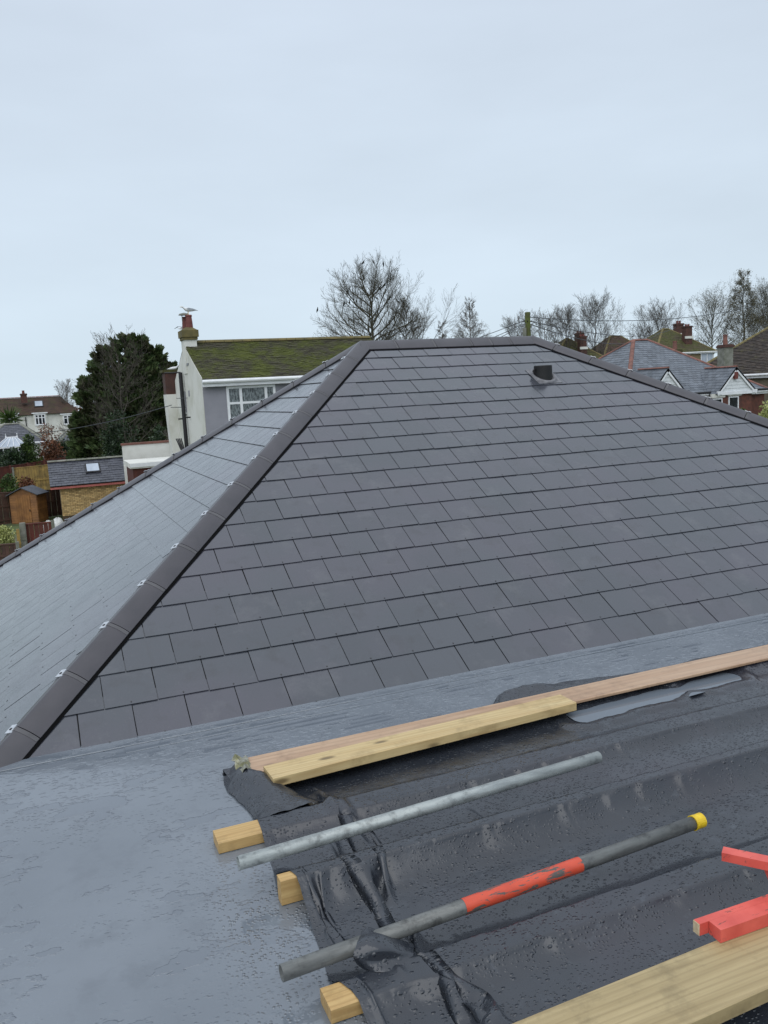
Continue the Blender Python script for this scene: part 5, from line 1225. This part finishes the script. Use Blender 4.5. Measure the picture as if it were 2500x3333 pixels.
def leaves_mesh(name, P, size, mat_, seed=0, asp=.5, updir=None, dirs=None):
    rs = np.random.RandomState(seed); n = len(P)
    d = rs.normal(size=(n, 3)) if dirs is None else dirs + rs.normal(size=(n, 3)) * .35
    if updir is not None: d[:, 2] += updir
    d /= np.linalg.norm(d, axis=1)[:, None]; t = rs.normal(size=(n, 3)); s = np.cross(d, t); s /= (np.linalg.norm(s, axis=1)[:, None] + 1e-9)
    L = size * rs.uniform(.6, 1.4, n)[:, None]; w = L * asp
    V = np.stack([P, P + d * L * .5 + s * w * .5, P + d * L, P + d * L * .5 - s * w * .5], 1).reshape(-1, 3)
    Q = np.arange(4 * n).reshape(-1, 4); return quads_mesh(name, V, Q, mat_)
def grow(rg, p, d, L, r, lvl, segs, ends, up=.09, wob=.11, dens=(7, 6, 5), ang=(.35, .80), ratio=(.45, .72)):
    n = 5 if lvl == 0 else (4 if lvl == 1 else 3); q = p; st = L / n
    for i in range(n):
        d = d + np.array([rg.gauss(0, wob), rg.gauss(0, wob), rg.gauss(0, wob) + up]); d /= np.linalg.norm(d)
        e_ = q + d * st; ra = r * (1 - .75 * i / n); rb = r * (1 - .75 * (i + 1) / n)
        segs.append((q, e_, ra, rb))
        if lvl < 3 and (i > 0 or lvl > 0):
            m = dens[min(lvl, 2)] / (n - (1 if lvl == 0 else 0)); m = int(m) + (1 if rg.random() < m - int(m) else 0)
            for _ in range(m):
                ax = np.cross(d, (rg.gauss(0, 1), rg.gauss(0, 1), rg.gauss(0, 1))); ax /= np.linalg.norm(ax) + 1e-9
                a = rg.uniform(*ang); nd = d * math.cos(a) + ax * math.sin(a)
                f = (i + 1) / n; LL = L * rg.uniform(*ratio) * (1.15 - .5 * f)
                grow(rg, q + (e_ - q) * rg.random(), nd, LL, max(rb * .6, .006), lvl + 1, segs, ends, up, wob, dens, ang, ratio)
        q = e_
    ends.append((q, d))
def bare_tree(label, px, ytop, d, wpx, seed, kind='round', mat_=None, n1=24, clear=.3, trunk=None, twig=.011, cat='tree', group='bare winter trees', leafy=0, name='bare_tree', gpy=None, lean=0.0, dens=(6, 6, 4)):
    mat_ = mat_ or BARK
    top = at(px, ytop, d); g = np.array([top[0], top[1], float(gz(top[0], top[1]))]); h = top[2] - g[2]; hwid = wpx / 2 * d / F
    rg = random.Random(seed); root = empty(name, g); tag(root, label, cat, group)
    segs = []; tr = []; ends = []; rt = trunk or h * .016
    tl = h * {'cone': .95, 'dome': .90}.get(kind, .72); K = 9; pts = [np.zeros(3)]
    for i in range(K):
        pts.append(pts[-1] + np.array([rg.gauss(0, .012) * h / K * 3 + lean * tl / K, rg.gauss(0, .012) * h / K * 3, tl / K]))
    for i in range(K): tr.append((pts[i], pts[i + 1], rt * (1 - .9 * i / K), rt * (1 - .9 * (i + 1) / K)))
    for k in range(n1):
        t = clear + (1 - clear) * ((k + rg.random() * .8) / n1); t = min(t, .99); i = min(int(t * K), K - 1); fr = t * K - i
        P = pts[i] * (1 - fr) + pts[i + 1] * fr; az = k * 2.39996 + rg.gauss(0, .3)
        if kind == 'cone':
            el = R(rg.uniform(18, 42)); pr = max(.12, (1.02 - t)) ** .8 * min(1, (t - clear) * 6 + .45); L = hwid * 1.45 * pr
        elif kind == 'column':
            el = R(rg.uniform(48, 66)); pr = .55 + .45 * math.sin(math.pi * min(1, (t - clear) / (1 - clear) * .9 + .1)); L = hwid * 1.5 * pr
        elif kind == 'dome':
            f = (t - clear) / (1 - clear); el = R(14 + 34 * f + rg.gauss(0, 7)); pr = math.sqrt(max(.08, 1 - ((f - .30) / .78) ** 2)); L = hwid * 1.2 * pr
        else:
            f = (t - clear) / (1 - clear); el = R(8 + 62 * f + rg.gauss(0, 8)); L = hwid * (1.12 - .15 * f) if f < .55 else (h - P[2]) * rg.uniform(.86, 1.02) / max(.6, math.sin(el)) * .93
        D = np.array([math.cos(az) * math.cos(el), math.sin(az) * math.cos(el), math.sin(el)])
        grow(rg, P, D, L, rt * (.42 if kind == 'round' else .34 if kind == 'dome' else .22) * (1.1 - .5 * t), 0, segs, ends, dens=dens)
    segs = [(a, b, max(x, twig * .5), max(y, twig * .38)) for a, b, x, y in segs]
    link('trunk', tubes_mesh('trunk', tr, mat_, 8), root); link('crown', tubes_mesh('crown', segs, mat_), root)
    if leafy:
        E_ = np.array([q for q, _ in ends]); rs = np.random.RandomState(seed); E_ = E_[rs.rand(len(E_)) < leafy]
        E_ = np.repeat(E_, 2, 0) + rs.normal(size=(len(E_) * 2, 3)) * .15
        link('catkins', leaves_mesh('catkins', E_, .13, IVY, seed), root)
    return root, segs, ends
bt, bsegs, bends = bare_tree('tallest spreading bare tree behind the ridge, with birds perched in it', 1200, 900, 72, 310, 3, 'dome', BARKG, 36, .42, .34, .014, dens=(8, 6, 4))
bare_tree('bare tree leaning right behind the big spreading one', 1298, 965, 76, 150, 8, 'dome', BARK, 26, .35, .20, .013, lean=.06, dens=(8, 6, 4))
bare_tree('twiggy low bare tree at the right foot of the big spreading one', 1352, 1000, 80, 150, 9, 'round', BARK, 16, .3, .15, .012)
bare_tree('pale slender cone-shaped bare tree right of the big spreading tree', 1528, 968, 105, 160, 10, 'cone', BARKF, 60, .22, .16, .014)
bare_tree('small pale cone-shaped bare tree, smaller neighbour of the slender one', 1440, 1034, 110, 115, 12, 'cone', BARKF, 48, .2, .13, .014)
bare_tree('bare tree immediately left of the telegraph pole', 1682, 980, 90, 130, 13, 'column', BARK, 24, .25, .15, .013)
bare_tree('upright bare tree immediately right of the telegraph pole', 1772, 965, 86, 120, 14, 'column', BARK, 24, .25, .16, .013)
bare_tree('taller upright bare tree, second to the right of the telegraph pole', 1832, 955, 88, 130, 15, 'column', BARK, 26, .25, .17, .013)
bare_tree('broad bare tree above the mossy chimney house', 1940, 952, 92, 180, 16, 'column', BARK, 30, .22, .17, .013)
bare_tree('bare tree above the ridge of the slate bungalow', 2142, 985, 108, 160, 17, 'column', BARK, 26, .25, .17, .014)
bare_tree('thin bare tree beside the tall mossy house chimney', 2085, 1040, 112, 110, 18, 'column', BARK, 18, .25, .13, .014)
bare_tree('broad alder with brown catkins left of the tall pointed tree', 2325, 968, 108, 190, 19, 'round', BARKG, 26, .25, .18, .014, leafy=.35)
bare_tree('tall pointed alder with catkins at the right', 2418, 874, 110, 165, 20, 'cone', BARKG, 46, .18, .20, .014, leafy=.4)
bare_tree('bare alder cut by the right edge of the picture', 2500, 908, 112, 170, 21, 'column', BARKG, 30, .2, .18, .014, leafy=.25)
bare_tree('bare tree behind the brown pantiled roof', 2460, 1000, 118, 130, 22, 'column', BARK, 22, .2, .15, .014)
bare_tree('faint bare tree beside the far white house', 205, 1195, 100, 90, 23, 'column', BARKF, 22, .25, .12, .013)
bare_tree('tangled bare apple tree in front of the dark conifer', 372, 1100, 47.5, 260, 25, 'dome', BARK, 26, .30, .10, .012, dens=(6, 4, 3))
bare_tree('pale thin bare sapling in front of the low slate roof', 245, 1395, 56, 70, 26, 'round', BARKF, 12, .35, .07, .009)
bare_tree('scrubby bare bush left of the white house', 535, 1345, 44, 70, 27, 'column', BARKF, 18, .1, .05, .009)
# --- dark conifer
def conifer(label, px, ytop, d, wpx, seed, nbr=330, per=70):
    top = at(px, ytop, d); g = np.array([top[0], top[1], float(gz(top[0], top[1]))]); h = top[2] - g[2]; hw = wpx / 2 * d / F; rg = np.random.RandomState(seed)
    root = empty('conifer_tree', g); tag(root, label, 'tree')
    segs = []; P = []; Dd = []
    heads = [(0, 0, h * .97, hw * .62), (-hw * .32, .3, h * .90, hw * .5), (hw * .42, 0, h * .90, hw * .5), (hw * .2, -.5, h * .97, hw * .5), (-hw * .58, -.2, h * .72, hw * .42), (hw * .66, .2, h * .80, hw * .28), (-hw * .75, 0, h * .5, hw * .3), (-hw * .2, -.9, h * .45, hw * .6), (hw * .45, -.8, h * .45, hw * .5)]
    for hx, hy, hh, hr in heads:
        segs += [(np.array([hx * .2, hy * .2, 0]), np.array([hx * .8, hy * .8, hh * .4]), .16, .12), (np.array([hx * .8, hy * .8, hh * .4]), np.array([hx, hy, hh]), .12, .02)]
        nb = int(nbr * hr / hw)
        for i in range(nb):
            t = rg.rand() ** .9; z = hh * (.08 + .90 * t); az = rg.rand() * 6.283; rad = hr * (1 - t) ** .55 * rg.uniform(.55, 1.3) + .15
            st = np.array([hx * (.8 + .2 * t), hy, z - rad * .25]); dr_ = np.array([math.cos(az), math.sin(az), rg.uniform(.25, .7)]); dr_ /= np.linalg.norm(dr_)
            en = st + dr_ * rad
            segs.append((st, en, .025, .008))
            u = .25 + .75 * rg.rand(per) ** .6; q = st + (en - st) * u[:, None]; q = q + rg.normal(size=(per, 3)) * (.05 + .10 * (1 - u))[:, None] * np.array([1, 1, .8]) * max(.5, rad)
            P.append(q); Dd.append(np.repeat((dr_ + np.array([0, 0, .35]))[None], per, 0))
    link('trunk', tubes_mesh('trunk', segs, BARK, 5), root)
    link('crown', leaves_mesh('crown', np.concatenate(P), .30, CONIF, seed, .42, dirs=np.concatenate(Dd)), root)
conifer('big dark evergreen conifer left of the white house', 400, 1070, 52, 430, 31, 460)
# --- leafy shrubs
def shrub(name, label, px, ytop, d, wpx, seed, mat_, n=5000, size=.12, lumps=14, cat='shrub', flat=1.0, group=None, stems=True):
    top = at(px, ytop, d); g = np.array([top[0], top[1], float(gz(top[0], top[1]))]); h = top[2] - g[2]; hw = wpx / 2 * d / F; rg = np.random.RandomState(seed)
    root = empty(name, g); tag(root, label, cat, group)
    C = []; 
    for i in range(lumps):
        t = rg.rand(); az = rg.rand() * 6.283; rr = hw * .62 * math.sqrt(rg.rand()) * (1 - .5 * t); C.append((math.cos(az) * rr, math.sin(az) * rr * flat, h * (.22 + .58 * t), hw * rg.uniform(.28, .5)))
    C.append((0, 0, h - hw * .3, hw * .3)); C = np.array(C)
    k = rg.randint(0, len(C), n); v = rg.normal(size=(n, 3)); v /= np.linalg.norm(v, axis=1)[:, None]; r_ = rg.rand(n) ** .28
    P = C[k, :3] + v * (C[k, 3] * r_)[:, None]; P[:, 2] = np.clip(P[:, 2], .03, None)
    P += rg.normal(size=P.shape) * size * .5
    link('foliage', leaves_mesh('foliage', P, size, mat_, seed, .6, dirs=v), root)
    segs = []
    for c in C: segs.append((np.array([c[0] * .15, c[1] * .15, 0]), c[:3], .04, .012))
    link('stem', tubes_mesh('stem', segs, BARK, 5), root); return root
shrub('holly_bush', 'dense dark holly bush in front of the conifer', 376, 1338, 46.0, 185, 41, HOLLY, 11000, .13, 30)
shrub('rusty_shrub', 'rust-red twiggy shrub in front of the far white house', 148, 1378, 62, 130, 42, RUSTL, 4200, .14, 18)
shrub('green_shrub', 'feathery green shrub beside the rusty one', 92, 1418, 60, 80, 43, SHRUBG, 4200, .16, 14)
shrub('garden_hedge', 'dark hedge below the conservatory behind the red fence', 30, 1462, 59.0, 150, 44, HOLLY, 6000, .16, 20, 'hedge')
shrub('garden_hedge', 'dark mixed hedge below the low slate roof', 205, 1445, 66, 200, 45, HOLLY, 6000, .16, 24, 'hedge')
shrub('green_shrub', 'bright green shrub behind the shed roof', 32, 1545, 47, 110, 46, SHRUBG, 4000, .13, 14)
shrub('green_shrub', 'grey twiggy bush in front of the yellow fence', 82, 1552, 48, 100, 47, RUSTL, 2200, .12, 12)
shrub('pale_hedge', 'clipped pale variegated hedge at the left edge behind the low fence', 12, 1714, 30.6, 96, 48, HEDGEV, 9000, .07, 26, 'hedge')
shrub('round_bush', 'round olive bush in front of the bungalow bay window', 2415, 1336, 40, 60, 49, SHRUBG, 3500, .09, 14)
shrub('pale_shrub', 'pale feathery shrub at the right edge beside the brick bungalow', 2498, 1308, 38, 80, 50, HEDGEV, 1500, .12, 12)
shrub('green_shrub', 'green bush at the right edge below the pale feathery shrub', 2490, 1385, 36, 90, 51, SHRUBG, 4000, .1, 12)
shrub('dark_shrub', 'dark undergrowth between the conifer and the white house', 520, 1390, 45, 120, 52, HOLLY, 3000, .14, 12)
# spiky palm by the far house
g = gpx(18, 84); t_ = at(18, 1365, 84); hp_ = t_[2] - g[2]; pr_ = empty('palm_tree', g); tag(pr_, 'cordyline palm with spiky green head in front of the far white house', 'tree')
mb = MB(); mb.tube([(0, 0, 0), (.1, 0, hp_ * .5), (0, 0, hp_)], [.16, .13, .1], 7); mb.build('trunk', BARK, pr_)
rs = np.random.RandomState(2); nL = 260; dv = rs.normal(size=(nL, 3)); dv[:, 2] += .25; dv /= np.linalg.norm(dv, axis=1)[:, None]
link('crown', leaves_mesh('crown', np.tile(np.array([[0, 0, hp_]]), (nL, 1)) + dv * .1, 1.15, SHRUBG, 3, .09, dirs=dv), pr_)
# distant belt of trees closing the horizon
rs = np.random.RandomState(12); P = []
for i in range(150):
    px = rs.uniform(-300, 2900); dd = rs.uniform(190, 260); q = at(px, 1290 - .053 * (px - 750), dd); gzv = float(gz(q[0], q[1])); top_ = 5.0 + rs.uniform(-2.5, .6) + (2.0 if px > 1500 else 0)
    n = 160; v = rs.normal(size=(n, 3)); v /= np.linalg.norm(v, axis=1)[:, None]; r_ = rs.rand(n) ** .35
    P.append(np.array([q[0], q[1], (top_ + gzv) / 2]) + v * r_[:, None] * np.array([5.5, 5.5, (top_ - gzv) / 2]))
o = link('distant_trees', leaves_mesh('distant_trees', np.concatenate(P), 1.1, RUSTL, 5, .6)); tag(o, 'far belt of brown winter trees on the horizon', 'trees', kind='stuff')
# ================================================================== POLE, CABLES, BIRDS
pt = at(1717, 1016, 30); pg_ = float(gz(pt[0], pt[1])); pole = empty('telegraph_pole', (pt[0], pt[1], pg_)); tag(pole, 'mossy wooden telegraph pole behind the roof ridge', 'pole')
hh = pt[2] - pg_
mb = MB(); mb.tube([(0, 0, 0), (0, 0, hh * .5), (0, 0, hh - .02), (0, 0, hh)], [.14, .115, .095, .09], 12); mb.build('shaft', POLEW, pole)
mb = MB(); mb.box(-.20, -.11, -.07, .05, hh - 1.15, hh - .55); mb.build('junction_box', CONC, pole)
mb = MB()
for k, a in enumerate((0.3, 2.2, 4.1)): mb.tube([(math.cos(a) * .09, math.sin(a) * .09, hh - .33), (math.cos(a) * .22, math.sin(a) * .22, hh - .30)], .02, 6)
mb.build('cable_hook', BLACKM, pole)
def cable(label, a, b, sag, r=.011, n=24):
    a = np.array(a); b = np.array(b); mb = MB(); pts = []
    for i in range(n + 1):
        t = i / n; p = a * (1 - t) + b * t; p[2] -= sag * 4 * t * (1 - t); pts.append(p)
    mb.tube(pts, r, 4); tag(mb.build('overhead_cable', WIRE, None, off=a, loc=a), label, 'cable', 'overhead cables')
ptop = np.array([pt[0], pt[1], pt[2] - .3])
wl_ = np.array([LX - .15, LY + my, 0])
cable('upper service cable crossing the front of the white house', ptop + (-.2, -.1, 0), at(574, 1297, 31.0), .55)
cable('lower service cable crossing the front of the white house', ptop + (-.2, 0, -.12), at(556, 1326, 31.5), .75)
cable('steepest cable dropping left from the telegraph pole behind the ridge', ptop + (-.15, -.15, -.1), at(1420, 1180, 24), .1)
cable('long cable rising right above the bungalow roofs', ptop + (.1, 0, .12), at(2560, 968, 46), .55, .013)
cable('cable running right from the pole to the tall mossy house', ptop + (.1, .1, 0), at(2200, 1066, 88), .7, .018)
cable('second cable running right from the pole over the bungalow', ptop + (.1, .1, -.1), at(2150, 1082, 80), .9, .018)
cable('dark cable from the mast to the far left over the gardens', at(560, 1318, 32), at(-40, 1415, 46), .35, .014)
# gull on the chimney
WHITEF = plain('white_feather', lin(225, 226, 226), lin(206, 208, 210), 20, .7, .1)
GREYF = plain('grey_feather', lin(150, 156, 162), lin(130, 136, 142), 20, .7, .1)
YBILL = plain('yellow_bill', lin(206, 170, 70), rough=.5)
def bird_body(mb, s, m=0, n=10):
    prof = [(-.52, .008, .0), (-.40, .035, .01), (-.22, .085, .03), (-.02, .115, .045), (.12, .105, .06), (.21, .075, .10), (.265, .055, .155), (.31, .058, .20), (.35, .05, .215), (.385, .022, .205), (.40, .006, .20)]
    v = []
    for x, r, z in prof: v += [(x * s, r * s * math.cos(2 * math.pi * j / n), (z + r * math.sin(2 * math.pi * j / n) * 1.05) * s) for j in range(n)]
    k = len(prof); f = [(i * n + j, i * n + (j + 1) % n, (i + 1) * n + (j + 1) % n, (i + 1) * n + j) for i in range(k - 1) for j in range(n)] + [tuple(range(n)), tuple(range((k - 1) * n + n - 1, (k - 1) * n - 1, -1))]
    mb.add(v, f, m)
s_ = .62; gp = np.array([LX + .24, LY + Dh / 2 - .14, zp + .02]); gull = empty('seagull', gp, R(186)); tag(gull, 'white and grey seagull standing on the chimney pot', 'bird')
mb = MB(); bird_body(mb, s_); mb.v = [(v[0], v[1], v[2] + .16) for v in mb.v]; mb.build('body', WHITEF, gull, smooth=True)
for sg in (-1, 1):
    mb = MB(); mb.add([(.12 * s_, sg * .10 * s_, .16 + .10 * s_), (.0, sg * .125 * s_, .16 + .02 * s_), (-.3 * s_, sg * .085 * s_, .16 + .0 * s_), (-.62 * s_, sg * .02 * s_, .16 - .02 * s_), (-.3 * s_, sg * .06 * s_, .16 + .10 * s_), (0, sg * .09 * s_, .16 + .15 * s_)], [(0, 1, 2, 4, 5), (2, 3, 4)]); mb.build('wing', GREYF, gull)
    mb = MB(); mb.tube([(0.0, sg * .03, .12), (.01, sg * .03, 0)], .008, 5); mb.tube([(-.01, sg * .03, .004), (.06, sg * .035, .004)], .006, 4); mb.build('leg', YBILL, gull)
mb = MB(); mb.tube([(.385 * s_, 0, .16 + .20 * s_), (.47 * s_, 0, .16 + .185 * s_)], [.015, .004], 6); mb.build('bill', YBILL, gull)
fp = at(592, 1070, 45); fg = empty('flying_gull', fp, R(20)); tag(fg, 'distant gull gliding just left of the chimney pot', 'bird')
mb = MB(); bird_body(mb, .5); mb.build('body', WHITEF, fg)
for sg in (-1, 1):
    mb = MB(); mb.add([(.08, 0, .06), (-.06, 0, .06), (-.07, sg * .30, .15), (.07, sg * .30, .16), (-.10, sg * .68, .05), (-.04, sg * .68, .06)], [(0, 3, 2, 1), (3, 5, 4, 2)]); mb.build('wing', GREYF, fg)
cp_ = at(566, 1204, 33.6); cg = empty('seagull', cp_, R(10)); tag(cg, 'pale gull sitting on the brick rear chimney against the conifer', 'bird')
mb = MB(); bird_body(mb, .55); mb.v = [(v[0], v[1], v[2] + .04) for v in mb.v]; mb.build('body', WHITEF, cg, smooth=True)
mb = MB(); mb.tube([(.2, 0, .14), (.27, 0, .13)], [.015, .004], 6); mb.build('bill', YBILL, cg)
# dark birds in the big tree
BLACKF = plain('black_feather', lin(28, 28, 30), rough=.6)
mb = MB(); bird_body(mb, .62, n=7); bme = newmesh('perched_bird', mb.v, mb.f, BLACKF)
rgb = random.Random(6); Ob = np.array(bt.location)
E3 = sorted([(proj(Ob + e_[0]), tuple(e_[0])) for e_ in bends], key=lambda t: t[0][1])
used = []; spots = ((1183, 855), (1214, 856), (1245, 862), (1022, 996), (1130, 950), (1118, 992), (1173, 909), (1184, 906), (1233, 940), (1295, 982), (1140, 985), (1226, 975))
names = ['topmost left', 'topmost middle', 'topmost right', 'far left outer', 'upper left', 'lower left', 'high inner left', 'high inner', 'right of centre', 'far right', 'mid left', 'mid centre']
for (sx, sy), nm in zip(spots, names):
    (qx, qy, qd), e_ = min(E3, key=lambda t: (t[0][0] - sx) ** 2 + (t[0][1] - sy) ** 2)
    o = bpy.data.objects.new('perched_bird', bme); COL.objects.link(o); o.location = [float(c) for c in (Ob + np.array(e_) + np.array([0, 0, .03]))]; o.rotation_euler = (0, R(-35 + rgb.uniform(-15, 15)), rgb.uniform(0, 6.28))
    tag(o, 'small black bird perched in the big bare tree, ' + nm + ' one', 'bird', 'birds in the big bare tree')
